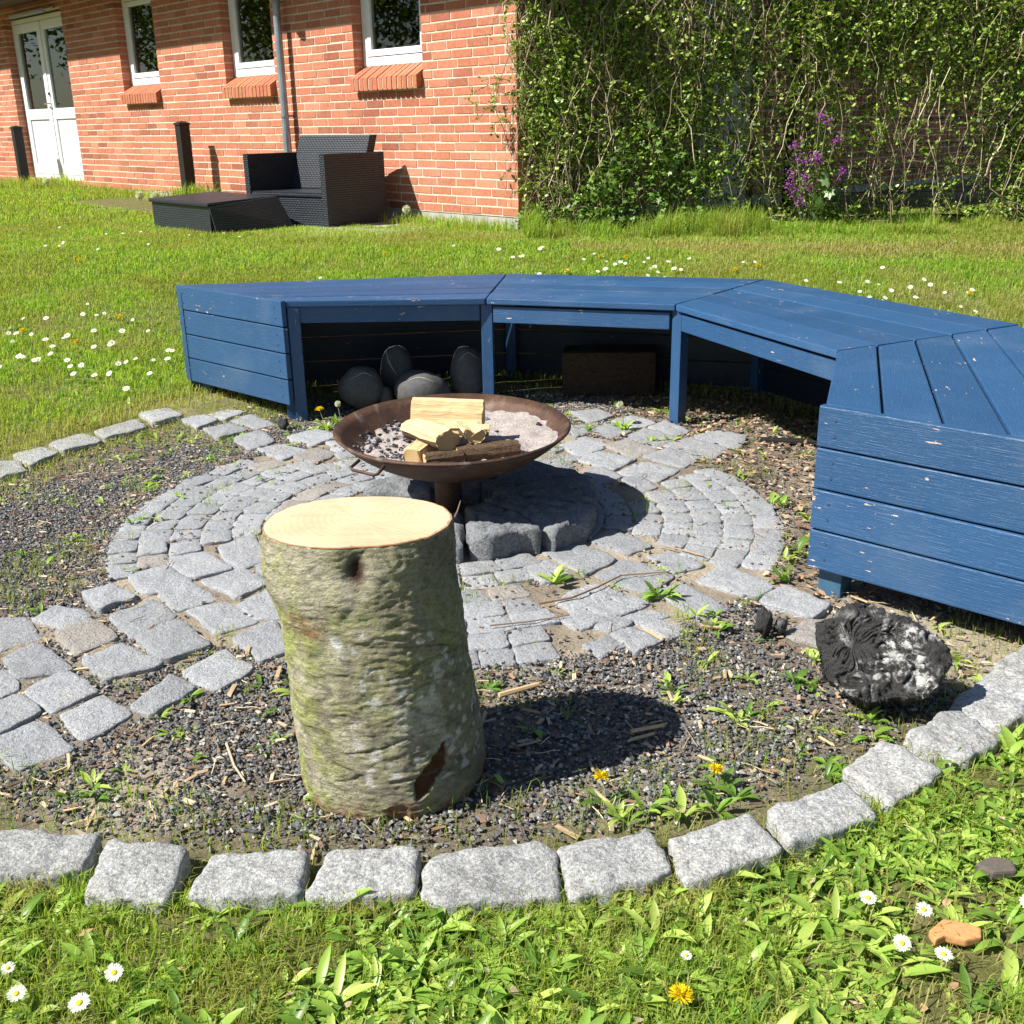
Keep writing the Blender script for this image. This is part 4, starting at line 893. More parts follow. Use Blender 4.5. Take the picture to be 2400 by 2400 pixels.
top = V[NH * NT:]; cx = sum(v[0] for v in top) / NT; cy = sum(v[1] for v in top) / NT; Vt = []; 
for j, f in enumerate((1.004, .992, .975, .85, .6, .35, .12)):
    for v in top: Vt.append((cx + (v[0] - cx) * f, cy + (v[1] - cy) * f, v[2] + (-.001, .002, .0032, .0034, .0034, .0034, .0034)[j] + .0006 * mn.noise(Vector((v[0] * 40 * f, v[1] * 300 * f, j)))))
Vt.append((cx, cy, top[0][2] + .0034)); Ft = []
for j in range(6):
    for k in range(NT): Ft.append((j * NT + k, j * NT + (k + 1) % NT, (j + 1) * NT + (k + 1) % NT, (j + 1) * NT + k))
for k in range(NT): Ft.append((6 * NT + k, 6 * NT + (k + 1) % NT, len(Vt) - 1))
M_cut = cutwood('sawn_wood', (cx + .03, cy + .02, .43), a=(.33, .20, .10), b_=(.56, .43, .27), rings=30)
m = MB(); m.add(Vt, Ft); m.build('cut_face', M_cut, stump)
m = MB(); rim = [(top[k][0] * 1.0 + (cx - top[k][0]) * .004, top[k][1] + (cy - top[k][1]) * .004, top[k][2] + .0008) for k in list(range(0, NT, 3)) + [0]]
m.tube(rim, .0016, 5, (.36, .17, .07), cap=False); m.build('bark_rim', M_stem, stump)
m = MB(); m.tube([(-.097, 1.585, .41), (-.085, 1.592, .432), (-.080, 1.60, .446)], [.0018, .0013, .0008], 5, (.2, .16, .12)); m.build('splinter', M_stem, stump)

# ------------------------------------------------------------------ charred log
CL = Vector((.652, 1.735, .088)); axn = Vector((-.30, -.62, .72)).normalized(); ua = axn.cross(UZ).normalized(); ub = ua.cross(axn)
ua = -ua if ua.x < 0 else ua
NT2, NR2 = 240, 60; V = []; Cc = []
def crad(t): return 1 + .10 * math.cos(t * 2 + .4) + .05 * math.sin(t * 3 + 1) + .04 * math.sin(t * 7) + .03 * mn.noise(Vector((math.cos(t) * 4, math.sin(t) * 4, 3)))
kx, ky = -.38, .05
for j in range(NR2 * 2 + 1):
    for k in range(NT2):
        t = 2 * math.pi * k / NT2; R0 = .104 * crad(t)
        if j <= NR2: # front face out from the pith
            f = j / NR2; px = kx * .118 * (1 - f) + math.cos(t) * R0 * f; py = ky * .118 * (1 - f) + math.sin(t) * R0 * f * .92; z = .045 - .014 * f ** 6 * 1.5
        else:
            g = (j - NR2) / NR2; sh = 1 - .32 * g ** 2 - (.5 * max(0, g - .9) / .1 if g > .9 else 0); px = math.cos(t) * R0 * sh; py = math.sin(t) * R0 * .92 * sh; z = .028 - .11 * g
            f = 1
        at_ = math.atan2(py - ky * .118, px - kx * .118); rr = math.hypot(px - kx * .118, py - ky * .118) / .118
        q = Vector((px * 22, py * 22, z * 22))
        wob = .5 * mn.noise(Vector((px * 25, py * 25, 2))); crack = 1 - abs(mn.noise(Vector((math.cos(at_ + wob) * 4.2, math.sin(at_ + wob) * 4.2, rr * 3.0))) * 2.6); crack = max(0, crack - .62) / .38
        fine = 1 - abs(mn.noise(Vector((math.cos(at_ + wob) * 15, math.sin(at_ + wob) * 15, rr * 6))) * 2.2); fine = max(0, fine - .5) / .5
        bl = mn.fractal(q, 1, 2, 4)
        d = bl * .010 - .009 * crack * min(1, rr * 3) - .005 * fine * min(1, rr * 2) + .004 * mn.noise(q * 2.2) - .018 * math.exp(-(rr / .22) ** 2)
        if j <= NR2: p = ua * px + ub * py + axn * (z + d)
        else:
            nrm = (ua * math.cos(t) + ub * math.sin(t)); p = ua * px + ub * py + axn * z + nrm * (d * .9)
        p = p + CL; p.z = max(p.z, -.012); V.append(p)
        asht = mn.fractal(Vector((px * 13 + 5, py * 13, 1)), 1, 2, 3) + (.22 if px > .0 and j <= NR2 else -.25) - (.9 * crack)
        Cc.append(tuple([min(1, max(0, asht * 1.7 + .22))] * 3))
F = []
for j in range(NR2 * 2):
    for k in range(NT2): F.append((j * NT2 + k, j * NT2 + (k + 1) % NT2, (j + 1) * NT2 + (k + 1) % NT2, (j + 1) * NT2 + k)[::-1])
F.append(tuple(range(NR2 * 2 * NT2, (NR2 * 2 + 1) * NT2)))
me = bpy.data.meshes.new('charred_log'); base = Vector((CL.x, CL.y, 0)); me.from_pydata([v - base for v in V], [], F); setcol(me, np.array(Cc)); me.materials.append(M_char); me.polygons.foreach_set('use_smooth', [True] * len(me.polygons))
tag(new_obj('charred_log', me, None, base), 'big charred log end with radial cracks and white ash by the kerb', 'log')
blob('charcoal_lump', (.512, 2.015, .024), (.018, .016, .027), M_char, 'small black lump of charcoal on the sand left of the charred log', 'charcoal', None, .3, .28, 4, 20, (0, 0, 0))
blob('charcoal_lump', (-.80, 3.70, .018), (.022, .018, .02), M_char, 'small black lump of charcoal on the setts at the foot of the left bench end', 'charcoal', None, 1.3, .25, 9, 16, (0, 0, 0))
blob('charcoal_lump', (.548, 2.02, .016), (.018, .014, .018), M_char, 'tiny black charcoal piece right beside the small lump on the sand', 'charcoal', None, .9, .3, 14, 14, (.25, .25, .25))

# ------------------------------------------------------------------ wicker armchair, table, posts
def wick(name, parent, P8, U, V, W):
    m = MB(); m.hexa([Vector(p) for p in P8]); me = m.mesh(name, M_wicker, ROOT[parent.name], .006); uvbox(me, U, V, W); return new_obj(name, me, parent)
def obx(o, a, b, c): return [o, o + a, o + a + b, o + b, o + c, o + a + c, o + a + b + c, o + b + c]
fr = Vector((-1.407, 8.828, .232)); br = Vector((-.979, 9.30, .232)); fl = Vector((-2.15, 9.33, .232))
dD = (br - fr); dD = dD.normalized() * .62; dW = (fl - fr); Uw = dW.normalized(); Ud = dD.normalized(); Wd = dW.length
chair = empty('wicker_armchair', (fr + dD * .5 + dW * .5), 'black wicker armchair standing by the downpipe against the house', 'armchair')
wick('armrest', chair, obx(fr, Uw * .055, Ud * .62, UZ * .565), Ud, Uw, UZ)
wick('armrest', chair, obx(fl - Uw * .055, Uw * .055, Ud * .62, UZ * .565), Ud, Uw, UZ)
wick('base', chair, obx(fr + Uw * .057 + Ud * .02 + UZ * .01, Uw * (Wd - .114), Ud * .56, UZ * .225), Uw, Ud, UZ)
wick('seat', chair, obx(fr + Uw * .058 + Ud * .008 + UZ * .24, Uw * (Wd - .116), Ud * .57, UZ * .035), Uw, Ud, UZ)
o = fr + Uw * .06 + Ud * .40 + UZ * .278; b0 = obx(o, Uw * (Wd - .12), Ud * .08, UZ * .42)
for i in (4, 5, 6, 7): b0[i] = b0[i] + Ud * .14
wick('backrest', chair, b0, Uw, Ud, UZ)
f_, l_, r_ = Vector((-2.246, 8.44, .24)), Vector((-2.93, 9.22, .24)), Vector((-1.83, 8.93, .26))
table = empty('wicker_table', ((l_ + r_) / 2), 'low black wicker table with its side panel leaning off, left of the armchair', 'table')
a1 = l_ - f_; a2 = r_ - f_
wick('frame', table, obx(f_ + a1.normalized() * .01 + a2.normalized() * .02, a1 * .97, a2 * .94, UZ * .20), a1, a2, UZ)
wick('table_top', table, obx(f_ + UZ * .202 - a1.normalized() * .005, a1, a2, UZ * .028), a1, a2, UZ)
e = a2.normalized(); nn = e.cross(UZ); nn = nn if nn.y < 0 else -nn
b0 = obx(f_ + nn * .01 + UZ * .20 + e * .01, a2 * 1.0, nn * .018, UZ * .02)
p0 = f_ + nn * .012 + UZ * .20; p1 = p0 + a2 * 1.0 + UZ * .03; q0 = f_ + nn * .035 + e * .03 - UZ * .002; q1 = q0 + a2 * 1.02 + nn * .10 - UZ * .0
tk = nn * .016
wick('side_panel', table, [q0, q1, q1 + tk, q0 + tk, p0, p1, p1 + tk, p0 + tk], a2, nn, UZ)
for (px, py, lab) in ((-3.28, 11.70, 'short black post with a low cap before the brick wall, left of the armchair'), (-6.34, 14.95, 'short black post standing in front of the white door')):
    z0 = g1(px, py); pt = empty('garden_post', (px, py, z0), lab, 'post', 'black posts in front of the house'); dd = wd * .055; ee = wn * .055
    m = MB(); m.obox(Vector((px, py, z0 - .1)) - dd - ee, dd * 2, ee * 2, UZ * (1.035 - z0 + .1)); m.build('shaft', M_black, pt, bevel=.006)
    m = MB(); c = Vector((px, py, 1.035)); s_ = 1.12; m.add([c - dd * s_ - ee * s_, c + dd * s_ - ee * s_, c + dd * s_ + ee * s_, c - dd * s_ + ee * s_] + [p + UZ * .02 for p in (c - dd * s_ - ee * s_, c + dd * s_ - ee * s_, c + dd * s_ + ee * s_, c - dd * s_ + ee * s_)] + [c + UZ * .04], [(3, 2, 1, 0), (0, 1, 5, 4), (1, 2, 6, 5), (2, 3, 7, 6), (3, 0, 4, 7), (4, 5, 8), (5, 6, 8), (6, 7, 8), (7, 4, 8)]); m.build('cap', M_black, pt)

# ------------------------------------------------------------------ mesh fence with climbing vine
FY = lambda x: 8.47 - .03 * (x - .3)
fence = empty('mesh_fence', (2.2, 8.45, .23), 'black wire mesh fence on dark posts carrying the climbing vine', 'fence')
for px in (.42, 2.10, 3.82, 5.5):
    m = MB(); m.box((px - .035, FY(px) - .03, .15), (px + .035, FY(px) + .03, 2.45)); m.build('fence_post', M_black, fence, bevel=.004)
for z in (.30, 2.40):
    m = MB(); m.tube([(.42, FY(.42) - .04, z), (5.5, FY(5.5) - .04, z)], .008, 6); m.build('rail', M_wire, fence)
m = MB()
for x in np.arange(.45, 5.5, .085): m.tube([(x, FY(x) - .036, .26), (x, FY(x) - .036, 2.42)], .0028, 4, cap=False)
for z in np.arange(.30, 2.42, .17): m.tube([(.42, FY(.42) - .030, z), (5.5, FY(5.5) - .030, z)], .0028, 4, cap=False)
m.build('wire_mesh', M_wire, fence, kind='stuff')

def tubes(name, paths, radii, C, mat, ns=3):
    """many thin tubes: paths (n,k,3)"""
    n, k, _ = paths.shape; t = np.gradient(paths, axis=1); t /= np.linalg.norm(t, axis=2, keepdims=True) + 1e-9
    ref = np.where(np.abs(t[..., 2:3]) < .8, np.array([0, 0, 1.]), np.array([1., 0, 0])); a = np.cross(t, ref); a /= np.linalg.norm(a, axis=2, keepdims=True) + 1e-9; b = np.cross(t, a)
    an = np.arange(ns) * 2 * math.pi / ns
    R = np.broadcast_to(radii, (n, k))[:, :, None, None]
    V = paths[:, :, None, :] + R * (a[:, :, None, :] * np.cos(an)[None, None, :, None] + b[:, :, None, :] * np.sin(an)[None, None, :, None])
    V = V.reshape(n, k * ns, 3); F = [(i * ns + j, i * ns + (j + 1) % ns, (i + 1) * ns + (j + 1) % ns, (i + 1) * ns + j) for i in range(k - 1) for j in range(ns)]
    return batch(V, F, None, mat, name, C)
def shards(P, az, pitch, roll, Ln, Wd_, kind='oval'):
    """small bent leaves: 6 vertices each"""
    n = len(P)
    base = np.array([[0, 0, 0], [.35, -.5, .10], [.35, .5, .10], [.72, -.38, .06], [.72, .38, .06], [1, 0, -.05]]); F = [(0, 1, 2), (1, 3, 4, 2), (3, 5, 4)]
    T = np.repeat(base[None], n, 0).copy(); T[..., 0] *= Ln[:, None]; T[..., 1] *= Wd_[:, None]; T[..., 2] *= Ln[:, None] * rng.uniform(-1.5, 1.5, n)[:, None]
    T = rotx(T, roll); c, s = np.cos(pitch)[:, None], np.sin(pitch)[:, None]
    x = T[..., 0] * c - T[..., 2] * s; z = T[..., 0] * s + T[..., 2] * c; T = np.stack([x, T[..., 1], z], -1)
    T = rotz(T, az) + P[:, None, :]
    return T, F
vine = empty('climbing_vine', (2.2, 8.3, .23), 'wild leafy vine with tangled pale stems hanging over the mesh fence', 'vine')
def vdens(x, z):
    d = 1.0 * np.ones_like(x)
    d *= 1 - .90 * sstep(2.15, 2.5, x) * (1 - sstep(3.45, 3.8, x)) * (1 - sstep(.95, 1.45, z))
    d *= 1 - .30 * sstep(1.45, 1.6, x) * (1 - sstep(2.0, 2.2, x)) * (1 - sstep(1.6, 1.9, z))
    d *= 1 - .35 * (1 - sstep(.35, .6, z))
    d *= .30 + 1.05 * sstep(.36, .60, fbm(x * 2.8, z * 2.0, 14)); d *= .45 + .65 * sstep(.3, .6, fbm(x * 9, z * 8, 15))
    d *= .42 + .58 * sstep(.10, .5, x)
    return d
# stems
NS = 1300; xs = rng.uniform(.12, 5.0, NS); zt_ = np.where(rng.random(NS) < .7, rng.uniform(1.7, 2.5, NS), rng.uniform(.6, 2.0, NS)); ln = rng.uniform(.4, 2.1, NS)
kk = 15; s = np.linspace(0, 1, kk)[None, :]
amp = rng.uniform(.02, .17, NS)[:, None]; ph = rng.uniform(0, 6.28, (NS, 1)); ph2 = rng.uniform(0, 6.28, (NS, 1)); fq = rng.uniform(1, 3.2, (NS, 1))
X = xs[:, None] + rng.normal(0, .16, (NS, 1)) * s + amp * np.sin(s * 6.28 * fq * .5 + ph) + .02 * np.sin(s * 31 + ph2)
Z = np.maximum(zt_[:, None] - ln[:, None] * s + .05 * np.sin(s * 9 + ph2), .24 + .1 * rng.random((NS, 1)))
Y = FY(X) - .05 - rng.random((NS, 1)) * .20 - .05 * np.sin(s * 7 + ph2) + .012 * np.sin(s * 25 + ph)
sel = rng.random(NS) < .35 + .65 * vdens(xs, zt_ - ln * .5)
pc = np.stack([X, Y, Z], -1)[sel]; cs = np.array([[.52, .42, .28], [.36, .27, .18], [.18, .13, .09], [.62, .52, .38]])[rng.integers(0, 4, len(pc))] * rng.uniform(.7, 1.15, (len(pc), 1))
rad = (rng.choice([.0022, .003, .0042, .006], len(pc), p=[.4, .33, .2, .07]))[:, None] * (1 - .5 * s)
tag(new_obj('stems', tubes('stems', pc - np.array(vine.location), rad, cs, M_stem), vine), kind='stuff')
# short side twigs and hooked shoots
NW = 2600; i0 = rng.integers(0, len(pc), NW); j0 = rng.integers(1, kk - 1, NW); P0 = pc[i0, j0]; kk2 = 6; s2 = np.linspace(0, 1, kk2)[None, :]
az = rng.uniform(0, 6.28, (NW, 1)); l2 = rng.uniform(.06, .28, (NW, 1)); dirx = np.cos(az); dirz = np.sin(az)
PX = P0[:, :1] + dirx * l2 * s2; PZ = np.maximum(P0[:, 2:] + dirz * l2 * s2 - .18 * l2 * s2 ** 2 * 2, .22); PY = P0[:, 1:2] - np.abs(rng.normal(0, .35, (NW, 1))) * l2 * s2
pw = np.stack([PX, PY, PZ], -1); cw = np.array([[.40, .31, .20], [.26, .19, .13], [.16, .12, .08]])[rng.integers(0, 3, NW)] * rng.uniform(.7, 1.2, (NW, 1))
tag(new_obj('twigs', tubes('twigs', pw - np.array(vine.location), .0021 * (1.1 - .5 * s2), cw, M_stem), vine), kind='stuff')
# leaves: half along the stems and twigs, half filling the mass
nl = 190000
x = rng.uniform(.10, 5.2, nl); z = rng.uniform(.26, 2.55, nl); keep = rng.random(nl) < vdens(x, z) * .95; x, z = x[keep], z[keep]
dpt = rng.random(len(x)) ** 1.2; y = FY(x) + .03 - dpt * .30 - .07 * (fbm(x * 4, z * 4, 6) - .5)
nt_ = 40000; i1 = rng.integers(0, NW, nt_); t_ = rng.integers(0, kk2, nt_); pt = pw[i1, t_] + rng.normal(0, .008, (nt_, 3))
P = np.r_[np.stack([x, y, z], -1), pt]; n = len(P); LN = rng.uniform(.014, .040, n) * np.where(rng.random(n) < .1, 1.5, 1)
T, F = shards(P, rng.uniform(0, 6.28, n), rng.uniform(-.9, .9, n), rng.uniform(-1.2, 1.2, n), LN, LN * rng.uniform(.45, .7, n))
pal = np.array([[.21, .33, .045], [.34, .48, .08], [.52, .60, .15], [.08, .14, .025], [.24, .31, .07]]); cc = pal[rng.choice(5, n, p=[.28, .30, .14, .16, .12])] * rng.uniform(.75, 1.2, (n, 1))
tag(new_obj('leaves', batch(T - np.array(vine.location), F, None, M_vine, 'leaves', cc), vine), kind='stuff')

# hop-like leafy plant at the foot of the fence
def lobed(P, az, pitch, roll, R):
    n = len(P); a = np.linspace(-2.5, 2.5, 11); rr = np.array([.55, .9, .55, .95, .6, 1.1, .6, .95, .55, .9, .55])
    base = np.r_[[[0, 0, 0]], np.stack([rr * np.cos(a) + .1, rr * np.sin(a) * .9, -.12 * rr ** 2], -1)]; F = [(0, i, i + 1) for i in range(1, 11)]
    T = np.repeat(base[None], n, 0) * R[:, None, None]; T = rotx(T, roll); c, s = np.cos(pitch)[:, None], np.sin(pitch)[:, None]
    x = T[..., 0] * c - T[..., 2] * s; z = T[..., 0] * s + T[..., 2] * c; T = np.stack([x, T[..., 1], z], -1); return rotz(T, az) + P[:, None, :], F
n = 620; u = rng.random(n); x = .95 + rng.normal(0, .33, n); hmax = .62 * np.exp(-((x - 1.0) / .42) ** 2) + .12; z = .25 + u * hmax; y = 8.18 - .14 * rng.random(n) + (u - .5) * .12
T, F = lobed(np.stack([x, y, z], -1), rng.uniform(0, 6.28, n), rng.uniform(-1.2, .3, n), rng.uniform(-.6, .6, n), rng.uniform(.018, .038, n))
cc = np.array([.20, .33, .08]) * rng.uniform(.65, 1.15, (n, 1)) * np.array([1, 1, 1])
hop = empty('leafy_weed', (1.0, 8.12, .23), 'bright green leafy weed with lobed leaves at the foot of the vine', 'weed')
tag(new_obj('leaves', batch(T - np.array(hop.location), F, None, M_vine, 'leaves', cc), hop), kind='stuff')
# purple flowering plant
ph_ = empty('purple_flower_plant', (2.05, 8.1, .23), 'tall plant with purple blossoms and big soft leaves in front of the vine', 'flowers')
heads = [(2.2, 1.01), (2.25, 0.96), (2.04, 0.82), (2.06, 0.73), (2.16, 0.74), (2.22, 0.71), (2.32, 0.85), (2.38, 0.63), (2.03, 0.62), (2.02, 0.55), (2.12, 0.6), (2.1, 0.44), (2.05, 0.5), (2.17, 0.54), (2.2, 0.72), (2.12, 0.69)]
m = MB()
for hx, hz in heads: 
    b = Vector((2.2 + (hx - 2.2) * .25, 8.12, .23)); m.tube([b, b.lerp(Vector((hx, 8.06, hz)), .5) + Vector((0, 0, .04)), (hx, 8.05, hz)], .003, 4, (.16, .18, .08))
m.build('stalk', M_stem, ph_)
for hx, hz in heads:
    n = 46; c0 = np.array([hx, 8.04, hz]); P = c0 + rng.normal(0, 1, (n, 3)) * np.array([.020, .014, .020]); LN = rng.uniform(.010, .018, n)
    T, F = shards(P, rng.uniform(0, 6.28, n), rng.uniform(-1, 1.2, n), rng.uniform(-1, 1, n), LN, LN * .8)
    cc = np.array([.38, .08, .50]) * rng.uniform(.7, 1.4, (n, 1)); new_obj('blossom', batch(T - np.array(ph_.location), F, None, M_petal, 'blossom', cc), ph_)
for (lx, lz, a) in [(2.26, 0.58, 0.3), (2.3, 0.5, -0.5), (2.22, 0.46, 2.6), (2.19, 0.36, 1.9), (2.26, 0.63, 0.9), (2.24, 0.42, 3.0)]:
    T, F = lobed(np.array([[lx, 8.03, lz]]), np.array([a - 1.2]), np.array([-.9]), np.array([.4]), np.array([.055])); 
    ang = np.linspace(-2.6, 2.6, 11)
    cc = np.array([[.24, .36, .16]]); new_obj('leaf', batch(T - np.array(ph_.location), F, None, M_vine, 'leaf', cc), ph_)

# ------------------------------------------------------------------ lawn
def inview(x, y, m=.16):
    d = y * cp + (CZ - 0) * sp; return (np.abs(x) < (0.472 + m) * d + .1) & (y > .66)
def blades(name, x, y, h, wdt, C, lean=.5, label='', zoff=0.0, cat='grass'):
    n = len(x); z = gh(x, y) + zoff; az = rng.uniform(0, 6.28, n); le = np.abs(rng.normal(0, lean, n)) + .1
    d = np.stack([np.cos(az), np.sin(az)], -1); p = np.stack([-d[:, 1], d[:, 0]], -1) * (wdt[:, None] / 2)
    V = np.empty((n, 5, 3)); b = np.stack([x, y], -1); zz = np.array(z)
    m1 = b + d * (h * le * .35)[:, None]; t1 = b + d * (h * le)[:, None]
    V[:, 0, :2] = b - p; V[:, 1, :2] = b + p; V[:, 2, :2] = m1 + p * .8; V[:, 3, :2] = m1 - p * .8; V[:, 4, :2] = t1
    V[:, 0, 2] = V[:, 1, 2] = zz - .004; V[:, 2, 2] = V[:, 3, 2] = zz + h * .60; V[:, 4, 2] = zz + h * np.clip(1.05 - le * .45, .35, 1)
    me = batch(V, [(0, 1, 2, 3), (3, 2, 4)], None, M_grass, name, C); return tag(new_obj(name, me), label=label, cat=cat, kind='stuff')
PAL = np.array([[.23, .42, .045], [.37, .52, .06], [.52, .58, .10], [.66, .58, .30], [.11, .23, .03]])
def gcol(n, x, y, p=(.3, .32, .2, .06, .12), yellow=None):
    c = PAL[rng.choice(5, n, p=p)] * rng.uniform(.8, 1.2, (n, 1)); f = (sstep(.42, .65, fbm(x * 1.3, y * 1.3, 40)) * .5 + .35 * sstep(.5, .65, fbm(x * 7, y * 7, 41)))[:, None]
    c = c * (1 - f) + np.array([.36, .36, .09]) * f
    if yellow is not None: c = c * (1 - yellow[:, None]) + np.array([.48, .42, .17]) * yellow[:, None]
    return c
def solid(x, y): return (rK(x, y) < 1.43) | inquads(x, y, .004)
def house_clear(x, y):
    s_ = (x - W0.x) * wn.x + (y - W0.y) * wn.y; s2_ = (x - W0.x) * gn.x + (y - W0.y) * gn.y; return (s_ > .02) | (s2_ > .02)
def patiomask(x, y):
    o = (x - W0.x) * wn.x + (y - W0.y) * wn.y; s_ = (x - W0.x) * wd.x + (y - W0.y) * wd.y
    edge = .55 + .9 * sstep(1.6, 3.2, s_)* 1.0 - .3 * (s_ < 1.0)
    return (o < np.minimum(edge, 1.15) + .12 * (fbm(x * 5, y * 5, 55) - .5)) & (o > 0) & (s_ > .95) & (s_ < 6.0)
# foreground: short fine grass between the broad leaves
def ringcut(x, y): return rK(x, y) > 1.60 - .02
n = 330000; x = rng.uniform(-1.1, 2.4, n); y = rng.uniform(.66, 3.0, n); k = ringcut(x, y) & inview(x, y) & (rng.random(n) < .22 + .85 * sstep(.38, .6, fbm(x * 5, y * 5, 60))); x, y = x[k], y[k]
yl = .75 * sstep(.6, .75, fbm(x * 6, y * 6, 77)); blades('near_grass', x, y, rng.uniform(.012, .040, len(x)), rng.uniform(.0011, .0024, len(x)), gcol(len(x), x, y, (.34, .3, .17, .07, .12), yl), .75, 'short fine grass in the foreground lawn below the kerb')
# middle and far lawn
def lawn(n, xr, yr, hh, ww, seed, label, name='lawn_grass', p=(.3, .32, .2, .06, .12), dens=None, yel=None):
    x = rng.uniform(*xr, n); y = rng.uniform(*yr, n)
    k = (rK(x, y) > 1.58) & inview(x, y) & house_clear(x, y) & ~patiomask(x, y) & ~inquads(x, y, .01)
    k &= ~((rK(x, y) < 1.0))
    if dens is not None: k &= rng.random(n) < dens(x, y)
    x, y = x[k], y[k]; yy = yel(x, y) if yel is not None else None
    return blades(name, x, y, rng.uniform(*hh, len(x)) * (.45 + 1.15 * fbm(x * 4, y * 4, seed, 4)), rng.uniform(*ww, len(x)), gcol(len(x), x, y, p, yy), .55, label)
ymid = lambda x, y: np.clip(.75 * sstep(1.9, 1.62, rK(x, y)) + .45 * sstep(.52, .7, fbm(x * 2.2, y * 2.2, 90)) + .75 * np.exp(-((y - 7.25 + .15 * x) / .22) ** 2) * (x > .4), 0, .92)
lawn(400000, (-3.2, 4.2), (2.6, 6.4), (.018, .040), (.0025, .0045), 1, 'green lawn left of and behind the blue bench', dens=lambda x, y: .45 + .55 * sstep(.3, .5, fbm(x * 3, y * 3, 91)) - .45 * sstep(2.0, 1.6, rK(x, y)), yel=ymid)
lawn(260000, (-5.5, 5.5), (6.2, 9.6), (.022, .045), (.0035, .0065), 2, 'green lawn between the bench and the house', yel=ymid)
lawn(90000, (-8.5, -1), (9.4, 15.5), (.025, .055), (.006, .011), 3, 'rough grass in front of the white door')
# taller grass along fence and wall
n = 34000; x = rng.uniform(.12, 5.0, n); y = FY(x) - .08 - rng.random(n) ** 1.3 * .80; blades('tall_grass', x, y, rng.uniform(.03, .17, n) * (.25 + 1.3 * sstep(.25, .75, fbm(x * 4.5, y * 4.5, 44))) * (1 - .45 * sstep(1.7, 2.0, x)), rng.uniform(.003, .0065, n), gcol(n, x, y, (.42, .32, .12, .04, .10)), .45, 'tall uncut grass along the foot of the fence')
n = 2600; s_ = np.r_[rng.uniform(-.1, 1.3, n // 2), rng.uniform(4.6, 10.5, n - n // 2)]; o_ = .03 + rng.random(n) ** 1.5 * np.where(s_ > 4, .5, .32); x = W0.x + wd.x * s_ + wn.x * o_; y = W0.y + wd.y * s_ + wn.y * o_
blades('wall_grass', x, y, rng.uniform(.03, .13, n), rng.uniform(.003, .007, n), gcol(n, x, y), .5, 'tufts of longer grass at the foot of the brick wall')
for (tx, ty, rr, nn_, hh, nm) in ((-5.8, 14.3, .45, 900, .20, 'large tuft of long grass round the post in front of the door'), (-3.2, 11.6, .22, 700, .26, 'dry grass tuft round the foot of the middle post')):
    x = tx + rng.normal(0, rr * .5, nn_); y = ty + rng.normal(0, rr * .5, nn_); blades('grass_tuft', x, y, rng.uniform(.4, 1, nn_) * hh, rng.uniform(.005, .009, nn_), gcol(nn_, x, y, (.3, .3, .2, .1, .1)), .5, nm)
# weeds and grass in the circle: joints and gravel
n = 60000; x = rng.uniform(-1.7, 1.35, n); y = rng.uniform(1.15, 4.3, n)
cl = fbm(x * 9, y * 9, 66); k = (rK(x, y) < 1.62) & (~inquads(x, y, -.004)) & (((rC(x, y) > .90) & (cl > .62)) | ((rC(x, y) < .90) & (cl > .69)))
edge = (rK(x, y) > 1.34) & (rK(x, y) < 1.62) & (rng.random(n) < .75); k |= edge & ~inquads(x, y, 0)
k &= ~((rC(x, y) < .42)); k &= ~((x > .2) & (y > 2.3) & (rng.random(n) < .6))
x, y = x[k], y[k]; lft = np.clip(sstep(1.15, 1.4, rK(x, y)) * (y > 2.9) * .5, 0, 1)
blades('joint_grass', x, y, rng.uniform(.010, .036, len(x)), rng.uniform(.0010, .0020, len(x)), gcol(len(x), x, y, (.36, .32, .14, .06, .12), lft), .7, 'sparse grass growing in the gravel and between the setts', .004)
n = 9000; a = rng.uniform(2.0, 3.3, n); r = rng.uniform(1.12, 1.50, n); x = KC[0] + r * np.cos(a); y = KC[1] + r * np.sin(a); k = rng.random(n) < sstep(1.15, 1.42, r) * .9; x, y = x[k], y[k]
blades('ring_grass', x, y, rng.uniform(.012, .03, len(x)), rng.uniform(.0013, .0025, len(x)), gcol(len(x), x, y, (.2, .25, .2, .25, .1), np.full(len(x), .4)), .7, 'dry short grass inside the left of the kerb ring')

# broad leaves
def leaves(P, az, Ln, Wd_, pitch, curl, C):
    n = len(P); L_ = 6; t = np.linspace(0, 1, L_); wprof = np.array([.25, .75, 1.0, .95, .6, .04])
    T = np.empty((n, L_ * 3, 3)); ang = pitch[:, None] - curl[:, None] * t[None, :]
    dx = np.cos(ang) / (L_ - 1); dz = np.sin(ang) / (L_ - 1); cx_ = np.c_[np.zeros(n), np.cumsum(dx[:, :-1], 1)]; cz_ = np.c_[np.zeros(n), np.cumsum(dz[:, :-1], 1)]
    for i in range(L_):
        for j, sgn in enumerate((-1, 0, 1)):
            T[:, i * 3 + j, 0] = cx_[:, i] * Ln; T[:, i * 3 + j, 1] = sgn * wprof[i] * Wd_ / 2; T[:, i * 3 + j, 2] = cz_[:, i] * Ln + abs(sgn) * wprof[i] * Wd_ * .22
    T = rotz(T, az) + P[:, None, :]
    F = [(i * 3 + j, i * 3 + j + 1, (i + 1) * 3 + j + 1, (i + 1) * 3 + j) for i in range(L_ - 1) for j in (0, 1)]
    return T, F
